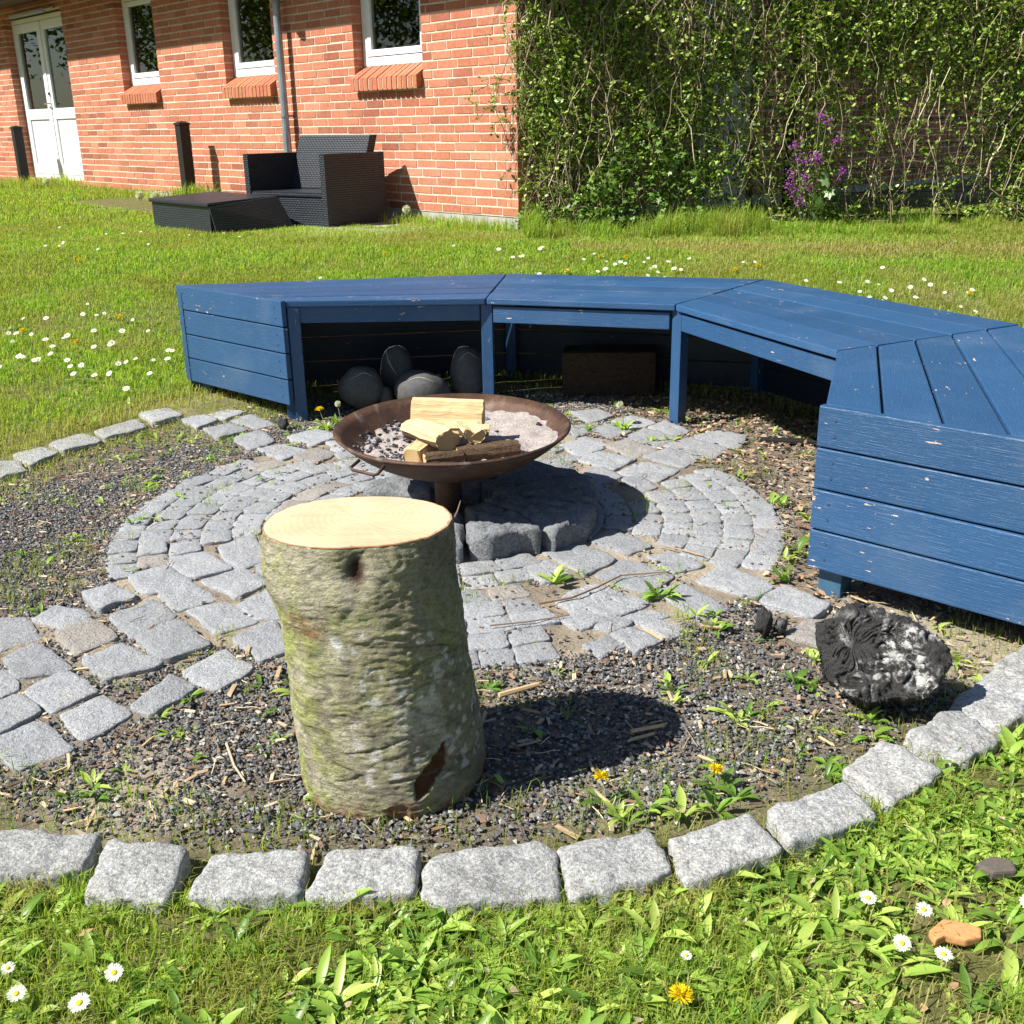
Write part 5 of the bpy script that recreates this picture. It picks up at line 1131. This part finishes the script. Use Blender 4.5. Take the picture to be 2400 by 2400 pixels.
def rosettes(name, cx_, cy_, nper, Lr, Wr, label, pal=None, pitch=(.15, .9), zoff=.0):
    idx = np.repeat(np.arange(len(cx_)), nper); n = len(idx); sc_ = rng.uniform(.65, 1.2, len(cx_))[idx]
    az = rng.uniform(0, 6.28, n); off = rng.uniform(0, .006, n)
    x = cx_[idx] + np.cos(az) * off; y = cy_[idx] + np.sin(az) * off; P = np.stack([x, y, gh(x, y) + zoff], -1)
    Ln = rng.uniform(*Lr, n) * sc_; Wd_ = Ln * rng.uniform(*Wr, n); pal_ = pal if pal is not None else np.array([[.24, .40, .06], [.34, .50, .09], [.45, .57, .13], [.14, .26, .04]])
    C = pal_[rng.integers(0, len(pal_), len(cx_))[idx]] * rng.uniform(.8, 1.18, (n, 1))
    T, F = leaves(P, az, Ln, Wd_, rng.uniform(*pitch, n), rng.uniform(.3, 1.4, n), C)
    return tag(new_obj(name, batch(T, F, None, M_leaf, name, C, True)), label=label, cat='weeds', kind='stuff')
def scatter(n, xr, yr, f):
    x = rng.uniform(*xr, n); y = rng.uniform(*yr, n); k = f(x, y); return x[k], y[k]
fgd = lambda x, y: ringcut(x, y) & inview(x, y) & (rng.random(len(x)) < .25 + .75 * sstep(.35, .55, fbm(x * 4.5, y * 4.5, 101)))
x, y = scatter(8500, (-.95, 2.3), (.66, 2.6), fgd); rosettes('plantain_leaves', x, y, 6, (.022, .058), (.17, .29), 'broad plantain leaves growing through the foreground lawn')
x, y = scatter(14000, (-.95, 2.0), (.66, 2.3), fgd); rosettes('clover_leaves', x, y, 5, (.008, .020), (.35, .65), 'small round leaves between the foreground grass', pitch=(.1, .8))
x, y = scatter(1700, (-1.6, 1.3), (1.25, 4.2), lambda x, y: (rK(x, y) < 1.42) & (rC(x, y) > .88) & ~inquads(x, y, .0) & (rng.random(len(x)) < sstep(.50, .66, fbm(x * 7, y * 7, 103)) * .8 + .07))
rosettes('gravel_weeds', x, y, 6, (.012, .038), (.18, .34), 'small weed rosettes in the gravel wedges', zoff=.004)
x, y = scatter(420, (-1.1, .75), (1.8, 3.7), lambda x, y: (rC(x, y) < .9) & (rC(x, y) > .42) & ~inquads(x, y, -.006) & (rng.random(len(x)) < sstep(.55, .68, fbm(x * 9, y * 9, 105)))); rosettes('joint_weeds', x, y, 7, (.010, .026), (.18, .3), 'tiny weeds in the joints of the paving', zoff=.012)
# stronger weed clumps where the photo shows them
spots = [(.75, 2.55, 9, .06), (.80, 2.68, 10, .06), (.72, 2.80, 8, .055), (.70, 2.42, 7, .05), (.62, 2.30, 7, .045), (.60, 1.92, 8, .045), (.53, 1.80, 8, .04), (.41, 2.08, 8, .03), (.50, 3.45, 9, .05), (.38, 3.62, 9, .05), (.25, 3.60, 8, .045), (-.66, 3.70, 12, .05), (-.63, 3.78, 12, .05), (-.58, 3.66, 10, .045), (-.40, 1.86, 8, .03), (.30, 2.20, 9, .03), (.10, 2.30, 6, .03), (.66, 1.98, 7, .045), (.74, 1.94, 7, .05), (.86, 1.90, 6, .05), (.52, 1.52, 8, .035), (.26, 1.43, 10, .04), (.33, 1.42, 10, .045), (.18, 1.40, 9, .045), (.63, 1.66, 8, .05), (.92, 1.80, 6, .05), (.30, 1.78, 7, .035), (.40, 1.68, 6, .03)]
sx = np.repeat([s_[0] for s_ in spots], 3) + rng.normal(0, .018, len(spots) * 3); sy = np.repeat([s_[1] for s_ in spots], 3) + rng.normal(0, .018, len(spots) * 3)
rosettes('weed_clumps', sx, sy, 6, (.022, .048), (.20, .34), 'bright green weed clumps around the paving and bench feet', zoff=.006, pitch=(.3, 1.2))
x, y = scatter(1500, (-2.6, 2.6), (3.2, 6.4), lambda x, y: (rK(x, y) > 1.62) & inview(x, y) & (rng.random(len(x)) < sstep(.45, .65, fbm(x * 2.5, y * 2.5, 108)))); rosettes('lawn_weeds', x, y, 5, (.02, .045), (.2, .45), 'broad-leaved weeds scattered through the middle lawn')

# ------------------------------------------------------------------ gravel, chips, litter
def wedge(x, y): return (rK(x, y) < 1.49) & (rC(x, y) > .875) & ~inquads(x, y, .006)
def right(x, y): return (x > .45) & (y > 2.2)
n = 210000; x = rng.uniform(-1.75, 1.3, n); y = rng.uniform(1.3, 4.2, n); d = .62 + .38 * sstep(.35, .5, fbm(x * 5, y * 5, 111))
d = d * np.where(right(x, y), .16, 1) * np.where((x < -.2) & (y > 3.15) & (rK(x, y) > 1.1), .28, 1) * (1 - .85 * np.exp(-(np.hypot(x - .62, y - 2.02) / .17) ** 2)) * (1 - .93 * np.exp(-(np.hypot((x - .88) * .72 + (y - 1.99) * .69, ((x - .88) * .69 - (y - 1.99) * .72) * .45) / .17) ** 4)) * (1 - .8 * np.exp(-(np.hypot(x + .62, y - 1.5) / .08) ** 2))
k = wedge(x, y) & (rng.random(n) < d) & (rK(x, y) < 1.43 + .07 * rng.random(n) ** 2); x, y = x[k], y[k]; z = gh(x, y) + rng.uniform(.002, .009, len(x))
gc = np.array([[.095, .098, .105], [.15, .153, .16], [.25, .25, .25], [.24, .18, .135], [.42, .40, .36], [.05, .051, .055]])[rng.choice(6, len(x), p=[.34, .27, .14, .07, .05, .13])] * rng.uniform(.8, 1.25, (len(x), 1))
pebbles('gravel', np.stack([x, y, z], -1), rng.choice([.0026, .0036, .0048, .0064], len(x), p=[.30, .38, .25, .07]), gc, M_gravel, 'dark blue grey gravel in the wedges around the round paving', 'gravel', shape='o', jit=.38, flat=.7)
# sparse grit on the paving and in the lawn edge
n = 5200; x = rng.uniform(-1.2, .85, n); y = rng.uniform(1.8, 3.7, n); k = (rC(x, y) < .95) & ~inquads(x, y, -.003) & (rng.random(n) < .5); x, y = x[k], y[k]
pebbles('joint_grit', np.stack([x, y, gh(x, y) + .006], -1), rng.uniform(.0014, .0036, len(x)), np.array([[.22, .19, .16]]) * rng.uniform(.35, 1.7, (len(x), 1)), M_gravel, 'fine grit and sand in the joints of the setts', 'grit', shape='c')
def chips(name, x, y, zo, Lr, C, label, cat, asp=3.2, flat=.35):
    pebbles(name, np.stack([x, y, gh(x, y) + zo], -1), rng.uniform(*Lr, len(x)), C, M_chip, label, cat, flat=flat, asp=asp, shape='c', jit=.25)
n = 9500; x = rng.uniform(-1.6, 1.3, n); y = rng.uniform(1.25, 4.1, n); k = wedge(x, y) & (rng.random(n) < np.where(right(x, y), 1, .55)); x, y = x[k], y[k]
cp_ = np.array([[.42, .30, .19], [.26, .16, .10], [.55, .45, .31], [.16, .10, .07]])[rng.integers(0, 4, len(x))] * rng.uniform(.75, 1.2, (len(x), 1))
chips('wood_chips', x, y, .009, (.0012, .0032), cp_, 'brown and tan wood chips mixed into the gravel', 'wood chips')
n = 110; x = rng.uniform(-1.3, 1.1, n); y = rng.uniform(1.35, 2.6, n); k = wedge(x, y); x, y = x[k], y[k]
chips('kindling_splinters', x, y, .012, (.0018, .0034), np.array([[.60, .44, .26]]) * rng.uniform(.7, 1.1, (len(x), 1)), 'pale kindling splinters lying on the gravel', 'splinters', asp=6.5, flat=.5)
# dead leaves and bark litter by the right bench
n = 4200; x = rng.uniform(.35, 1.3, n); y = rng.uniform(2.15, 4.1, n); k = (rC(x, y) > .86) & ~inquads(x, y, .0) & (rng.random(n) < .35 + .65 * sstep(2.6, 3.5, y)); x, y = x[k], y[k]; n = len(x)
LN = rng.uniform(.008, .026, n); T, F = shards(np.stack([x, y, gh(x, y) + rng.uniform(.002, .016, n)], -1), rng.uniform(0, 6.28, n), rng.uniform(-.5, .5, n), rng.uniform(-.7, .7, n), LN, LN * rng.uniform(.35, .8, n))
cc = np.array([[.34, .20, .13], [.24, .14, .09], [.46, .34, .22], [.30, .22, .17]])[rng.integers(0, 4, n)] * rng.uniform(.6, 1.25, (n, 1)); tag(new_obj('leaf_litter', batch(T, F, None, M_chip, 'leaf_litter', cc)), label='dry brown leaves and bark litter beside and under the right part of the bench', cat='leaf litter', kind='stuff')
n = 500; x = rng.uniform(-.9, 1.6, n); y = rng.uniform(.7, 2.0, n); k = ringcut(x, y) & inview(x, y); x, y = x[k], y[k]; n = len(x); LN = rng.uniform(.008, .022, n)
T, F = shards(np.stack([x, y, gh(x, y) + rng.uniform(.004, .02, n)], -1), rng.uniform(0, 6.28, n), rng.uniform(-.4, .4, n), rng.uniform(-.6, .6, n), LN, LN * rng.uniform(.2, .7, n)); cc = np.array([[.36, .22, .13], [.5, .42, .28], [.42, .30, .22]])[rng.integers(0, 3, n)] * rng.uniform(.7, 1.2, (n, 1))
tag(new_obj('dead_leaves', batch(T, F, None, M_chip, 'dead_leaves', cc)), label='dry leaf scraps scattered in the foreground lawn', cat='leaf litter', kind='stuff')
# straw and dry stems
n = 900; x = rng.uniform(-1.3, 1.2, n); y = rng.uniform(1.3, 3.6, n); k = (rK(x, y) < 1.45) & (rC(x, y) > .42) & ((rC(x, y) > .86) | (rng.random(n) < .10)); x, y = x[k], y[k]; n = len(x); az = rng.uniform(0, 6.28, n)[:, None]; l_s = rng.uniform(.012, .06, n)[:, None]; s2 = np.linspace(-.5, .5, 4)[None, :]
PX = x[:, None] + np.cos(az) * l_s * s2; PY = y[:, None] + np.sin(az) * l_s * s2 + .06 * l_s * np.sin(s2 * 6); PZ = gh(PX, PY) + np.where(rC(x, y)[:, None] < .9, .012, .012) + .0 * s2
tag(new_obj('dry_straw', tubes('dry_straw', np.stack([PX, PY, PZ], -1), np.array([[.0009]]), np.array([[.55, .42, .24], [.30, .19, .11], [.62, .52, .34]])[rng.integers(0, 3, n)], M_stem)), label='dry straw and thin stalks on the gravel and setts', cat='straw', kind='stuff')
def stick(pts, r, c, label, cat='stick'):
    pts = [(p[0], p[1], g1(p[0], p[1]) + (p[2] if len(p) > 2 else .013)) for p in pts]; m = MB(); m.tube(pts, [r * (1 - .5 * i / len(pts)) for i in range(len(pts))], 6, c)
    mid_ = pts[len(pts) // 2]; return m.build('stick', M_stem, None, mid_, label=label, cat=cat)
stick([(.055, 2.16), (.13, 2.19), (.19, 2.245), (.25, 2.31), (.36, 2.325)], .0026, (.25, .15, .09), 'long curved brown stick lying across the setts right of the stump')
stick([(-.05, 2.055), (.03, 2.07), (.12, 2.10)], .0018, (.22, .15, .10), 'thin dark stick on the small setts just right of the stump')
stick([(-.70, 1.795), (-.665, 1.855), (-.655, 1.90)], .0022, (.10, .07, .05), 'thin black twig standing proud of the big setts on the left')
stick([(-.39, 1.655, .014), (-.34, 1.69, .018), (-.27, 1.73, .018)], .0045, (.30, .15, .09), 'reddish stick lying against the left side of the stump')
stick([(-.50, 1.63, .012), (-.47, 1.56, .012), (-.44, 1.51, .012)], .0024, (.50, .40, .28), 'pale thin stick on the gravel left of the stump')
stick([(-.03, 1.775, .014), (.045, 1.815, .014)], .0055, (.60, .42, .24), 'pale flat splinter on the gravel below the last row of setts')
stick([(.20, 1.64, .014), (.26, 1.66, .014)], .0042, (.62, .46, .26), 'yellowish splinter on the gravel left of the charred log')
stick([(.46, 2.42), (.40, 2.47), (.36, 2.50)], .0020, (.40, .28, .17), 'short brown twig on the small setts right of the bowl')
m = MB(); rr_ = random.Random(4)
poly = [(.522, 1.118), (.548, 1.139), (.572, 1.132), (.590, 1.121), (.584, 1.104), (.562, 1.099), (.540, 1.108), (.524, 1.100)]
z0 = g1(.55, 1.12); m.prism(poly, z0 + .010, z0 + .022, (.62, .30, .12)); m.build('bark_chip', M_chip, None, (.555, 1.118, z0), bevel=.003, label='orange brown chip of bark lying in the grass at the lower right', cat='bark chip')
m = MB(); z0 = g1(.60, 1.23); m.prism([(.632, 1.245), (.662, 1.262), (.688, 1.252), (.684, 1.228), (.650, 1.226)], z0 + .008, z0 + .024, (.12, .10, .085)); m.build('bark_chip', M_chip, None, (.66, 1.24, z0), bevel=.004, label='dark grey chip of wood in the grass right of the daisies', cat='bark chip')

# ------------------------------------------------------------------ flowers
def dandelion(x, y, h, r, label, lean=(0, 0), clock=False, leaf=True, group='dandelions'):
    z0 = g1(x, y); root = empty('dandelion', (x, y, z0), label, 'dandelion', group)
    tp = Vector((x + lean[0], y + lean[1], z0 + h)); m = MB(); m.tube([(x, y, z0 - .002), (x + lean[0] * .3, y + lean[1] * .3, z0 + h * .6), tp], .0013, 6, (.30, .26, .16)); m.build('stem', M_stem, root)
    if clock:
        n = 260; d = rng.normal(0, 1, (n, 3)); d /= np.linalg.norm(d, axis=1, keepdims=True); P = np.array(tp) + d * r * .35; az = np.arctan2(d[:, 1], d[:, 0]); pi_ = np.arcsin(d[:, 2])
        T, F = shards(P, az, pi_, rng.uniform(0, 6, n), np.full(n, r * .65), np.full(n, r * .16)); cc = np.array([[.80, .79, .75]]) * rng.uniform(.85, 1.05, (n, 1))
        new_obj('seed_head', batch(T - np.array(root.location), F, None, M_petal, 'seed_head', cc), root); return root
    n = 130; az = rng.uniform(0, 6.28, n); el = rng.uniform(.05, 1.35, n); ln = r * (1.0 - .35 * (el / 1.4)); P = np.array(tp) + np.stack([np.cos(az), np.sin(az), 0 * az], -1) * .001
    T, F = shards(P, az, el, rng.uniform(-.2, .2, n), ln, np.full(n, r * .16)); cc = np.array([[.88, .66, .02]]) * rng.uniform(.85, 1.08, (n, 1)) * np.array([1, 1, 1])
    new_obj('flower_head', batch(T - np.array(root.location), F, None, M_petal, 'flower_head', cc), root)
    if leaf:
        n = 6; P = np.repeat([[x, y, z0 + .004]], n, 0); az = rng.uniform(0, 6.28, n); Ln = rng.uniform(.03, .055, n); C = np.array([[.14, .24, .05]]) * rng.uniform(.8, 1.2, (n, 1)); T, F = leaves(P, az, Ln, Ln * .28, rng.uniform(.1, .5, n), rng.uniform(.2, .8, n), C)
        new_obj('leaf', batch(T - np.array(root.location), F, None, M_leaf, 'leaf', C), root, )
    return root
dandelion(.140, 1.445, .045, .0150, 'yellow dandelion on a stem in the gravel right of the stump', (-.008, .01))
dandelion(.322, 1.475, .035, .0145, 'yellow dandelion in the gravel midway between stump and charred log', (-.004, .01))
dandelion(.192, 1.000, .030, .0165, 'big yellow dandelion in the foreground grass at the bottom edge', (-.004, .006))
dandelion(-.655, 3.70, .075, .018, 'yellow dandelion between the left bench end and the fire bowl', (-.015, .01))
dandelion(-.60, 3.72, .09, .012, 'white seed-head dandelion beside the yellow one at the left bench end', (-.008, .01), True)
dandelion(.395, 3.66, .085, .015, 'white seed-head dandelion under the middle bench section', (-.015, .0), True)
dandelion(-.72, 8.40, .17, .034, 'white dandelion clock in front of the brick wall near the house corner', (-.03, 0), True, group='dandelion clocks by the house')
for q, (dx, dy) in enumerate(((-3.42, 10.6), (-3.25, 10.5), (-5.25, 13.0))): dandelion(dx, dy, .16, .045, ('white dandelion clock left of the wicker table, nearer the door', 'white dandelion clock just behind the wicker table', 'white dandelion clock in the grass below the white door')[q], (-.02, 0), True, group='dandelion clocks by the house')
dandelion(.19, .955, .02, .010, 'half-closed yellow dandelion bud at the bottom edge', (0, 0), leaf=False)
def daisy_mesh(r, np_, detail):
    pet = MB()
    for k in range(np_):
        a = 2 * math.pi * k / np_ + random.uniform(-.08, .08); c, s = math.cos(a), math.sin(a); rr = r * random.uniform(.88, 1.06); w_ = r * (.13 if detail else .30); zz = random.uniform(-.0008, .0012)
        pts = [(c * r * .25 - s * w_ * .5, s * r * .25 + c * w_ * .5, 0), (c * r * .25 + s * w_ * .5, s * r * .25 - c * w_ * .5, 0), (c * rr * .8 + s * w_ * .8, s * rr * .8 - c * w_ * .8, .0012 + zz), (c * rr, s * rr, .0008 + zz), (c * rr * .8 - s * w_ * .8, s * rr * .8 + c * w_ * .8, .0012 + zz)]
        pet.add(pts, [(0, 1, 2, 3, 4)], (.83, .83, .84))
    cen = MB(); n = 10; V = []
    for i, (q, z) in enumerate(((1, 0), (.8, .0012), (.4, .0019))):
        for k in range(n): V.append((math.cos(2 * math.pi * k / n) * r * .30 * q, math.sin(2 * math.pi * k / n) * r * .30 * q, z + .0008))
    V.append((0, 0, .0029)); F = [(i * n + k, i * n + (k + 1) % n, (i + 1) * n + (k + 1) % n, (i + 1) * n + k) for i in range(2) for k in range(n)] + [(2 * n + k, 2 * n + (k + 1) % n, 3 * n) for k in range(n)]
    cen.add(V, F, (.85, .58, .03)); return pet, cen
near = [(-.496, 1.060, 'daisy in the lower left grass, nearest the kerb stones'), (-.602, 1.028, 'daisy at the left edge above another white daisy'), (-.521, 1.012, 'fully open daisy lowest in the left foreground'), (.460, 1.170, 'daisy below the kerb, left of the pair by the bark chip'), (.525, 1.146, 'daisy just above the orange bark chip'),
        (.476, 1.086, 'daisy left of the orange bark chip'), (.520, 1.066, 'daisy touching the lower edge of the orange bark chip'), (.205, 1.070, 'small daisy above the big foreground dandelion'), (.665, 1.155, 'daisy at the right edge of the foreground grass'), (-.63, 1.07, 'half-open daisy at the left picture edge')]
for i, (x, y, lab) in enumerate(near):
    z0 = g1(x, y); r = (.0125, .0115, .0135, .0125, .0115, .0120, .0115, .0075, .013, .009)[i]; root = empty('daisy', (x, y, z0), 'white ' + lab, 'daisy', 'daisies in the foreground lawn'); hh = .030
    pet, cen = daisy_mesh(r, 30, True); tl = Matrix.Rotation(random.uniform(.15, .5), 3, 'X') @ Matrix.Rotation(random.uniform(0, 6), 3, 'Z')
    for mb, nm, mt in ((pet, 'petals', M_petal), (cen, 'disc', M_chip)):
        me = bpy.data.meshes.new(nm); me.from_pydata([tl @ Vector(v) + Vector((0, 0, hh)) for v in mb.v], [], mb.f); setcol(me, np.array(mb.c)); me.materials.append(mt); new_obj(nm, me, root)
    m = MB(); m.tube([(x, y, z0), (x + .002, y, z0 + hh - .001)], .0008, 5, (.2, .28, .1)); m.build('stem', M_stem, root)
fm = []
for v in range(6):
    pet, cen = daisy_mesh(.0155, 9, False); tl = Matrix.Rotation(.35 + .15 * v % .5, 3, 'X'); mb = MB(); mb.add(pet.v, pet.f, (.86, .86, .86)); mb.add(cen.v, cen.f, (.85, .6, .05))
    me = bpy.data.meshes.new('daisy'); me.from_pydata([tl @ Vector(p) for p in mb.v], [], mb.f); setcol(me, np.array(mb.c)); me.materials.append(M_petal); fm.append(me)
def far_daisies(n, cx_, cy_, sx_, sy_, label, group, s0=1.0):
    c = 0
    while c < n:
        x, y = random.gauss(cx_, sx_), random.gauss(cy_, sy_)
        if rK(x, y) < 1.65 or not inview(np.array([x]), np.array([y]), -.0)[0] or not house_clear(x, y): continue
        if x > -1.3 and rK(x, y) < 2.1 and y > 3.5: continue
        o = new_obj('daisy', fm[c % 6], None, (x, y, g1(x, y) + .034)); o.rotation_euler = (0, 0, random.uniform(-.6, .6)); s_ = random.uniform(.6, 1.1) * s0; o.scale = (s_, s_, s_); tag(o, label, 'daisy', group); c += 1
far_daisies(34, -2.05, 4.95, .20, .32, 'small white daisy in the cluster at the far left of the lawn', 'daisies far left')
far_daisies(14, -1.55, 4.62, .10, .30, 'small white daisy in the lawn just left of the bench end', 'daisies by the left bench end')
far_daisies(26, .65, 6.30, .32, .18, 'small white daisy in the lawn behind the middle of the bench', 'daisies behind the bench')
far_daisies(34, 2.0, 5.55, .33, .30, 'small white daisy in the lawn behind the right of the bench', 'daisies right behind the bench')
far_daisies(14, -2.9, 8.0, .6, .5, 'small white daisy in the grass left of the wicker table', 'daisies by the wicker table')
far_daisies(8, -.1, 6.9, .5, .25, 'small white daisy in the lawn in front of the armchair', 'daisies before the armchair')
dm = []
for v in range(3):
    n = 50; az = rng.uniform(0, 6.28, n); el = rng.uniform(.05, 1.3, n); T, F = shards(np.zeros((n, 3)), az, el, rng.uniform(-.2, .2, n), np.full(n, .020), np.full(n, .006)); dm.append(batch(T, F, None, M_petal, 'dandelion', np.array([[.88, .66, .02]]) * rng.uniform(.85, 1.05, (n, 1))))
for i, (x, y, lab) in enumerate([(-2.32, 5.17, 'yellow dandelion among daisies at the far left of the lawn'), (-1.93, 5.40, 'yellow dandelion in the lawn, right of the daisy cluster'), (-1.99, 4.97, 'yellow dandelion nearest the kerb in the left lawn'), (-2.63, 6.8, 'yellow dandelion alone higher up in the left lawn'),
        (.33, 6.21, 'yellow dandelion just above the bench back edge, left of the daisies'), (.55, 6.60, 'yellow dandelion behind the bench, left one of a loose row'), (.70, 6.57, 'yellow dandelion behind the bench, middle of a loose row'), (1.27, 6.16, 'yellow dandelion behind the joint of second and third bench sections'), (1.42, 6.27, 'yellow dandelion behind the third bench section, rightmost of the row'), (2.35, 5.56, 'yellow dandelion in the lawn at the right above the bench'), (-.76, 6.84, 'yellow dandelion in the lawn below the armchair')]):
    o = new_obj('dandelion', dm[i % 3], None, (x, y, g1(x, y) + .03)); tag(o, lab, 'dandelion', 'yellow dandelions in the lawn')

# ------------------------------------------------------------------ trees off to the left (seen in the window glass)
def tree(x, y, h, cr, label, green):
    z0 = g1(x, y); root = empty('garden_tree', (x, y, z0), label, 'tree', 'trees across the garden'); R = random.Random(int(x * 10)); m = MB()
    m.tube([(x, y, z0 - .2), (x + .1, y, z0 + h * .35), (x + .05, y + .1, z0 + h * .75), (x, y, z0 + h * .95)], [.16, .12, .07, .02], 9, (.16, .12, .09)); ends = []
    for q in range(16):
        a = R.uniform(0, 6.28); zz = z0 + h * R.uniform(.25, .85); l = cr * R.uniform(.5, 1.0) * (1 - .4 * (zz - z0) / h); e = (x + math.cos(a) * l, y + math.sin(a) * l, zz + l * .5); ends.append(e); m.tube([(x + .05, y, zz), (x + math.cos(a) * l * .5, y + math.sin(a) * l * .5, zz + l * .15), e], [.05, .03, .012], 5, (.15, .12, .09))
    m.build('trunk', M_stem, root)
    n = 13000; e = np.array(ends)[rng.integers(0, len(ends), n)]; P = e + rng.normal(0, 1, (n, 3)) * cr * .24; P[:, 2] = np.maximum(P[:, 2], z0 + .5); LN = rng.uniform(.09, .19, n)
    T, F = shards(P, rng.uniform(0, 6.28, n), rng.uniform(-1, 1, n), rng.uniform(-1, 1, n), LN, LN * .6); C = np.array([green]) * rng.uniform(.6, 1.3, (n, 1)); tag(new_obj('crown', batch(T - np.array(root.location), F, None, M_vine, 'crown', C), root))
for (x, y, h, cr, lab, g) in ((-19, 15, 6.5, 2.6, 'yellow green young tree across the garden, left of the house', (.30, .34, .04)), (-16, 9.5, 6.0, 2.4, 'dark leafy tree across the garden, nearest the lawn edge', (.07, .12, .03)), (-20, 20.5, 7.0, 2.8, 'tall bright green tree farthest along the garden edge', (.22, .28, .05)), (-17, 5.0, 6.0, 2.4, 'dark green tree at the front of the garden row', (.06, .10, .03)), (-24, 12, 8.0, 3.2, 'big dark tree at the back of the garden row', (.05, .08, .03)), (-15, -1.5, 6, 2.3, 'small dark tree by itself at the left of the garden', (.08, .12, .03))): tree(x, y, h, cr, lab, g)
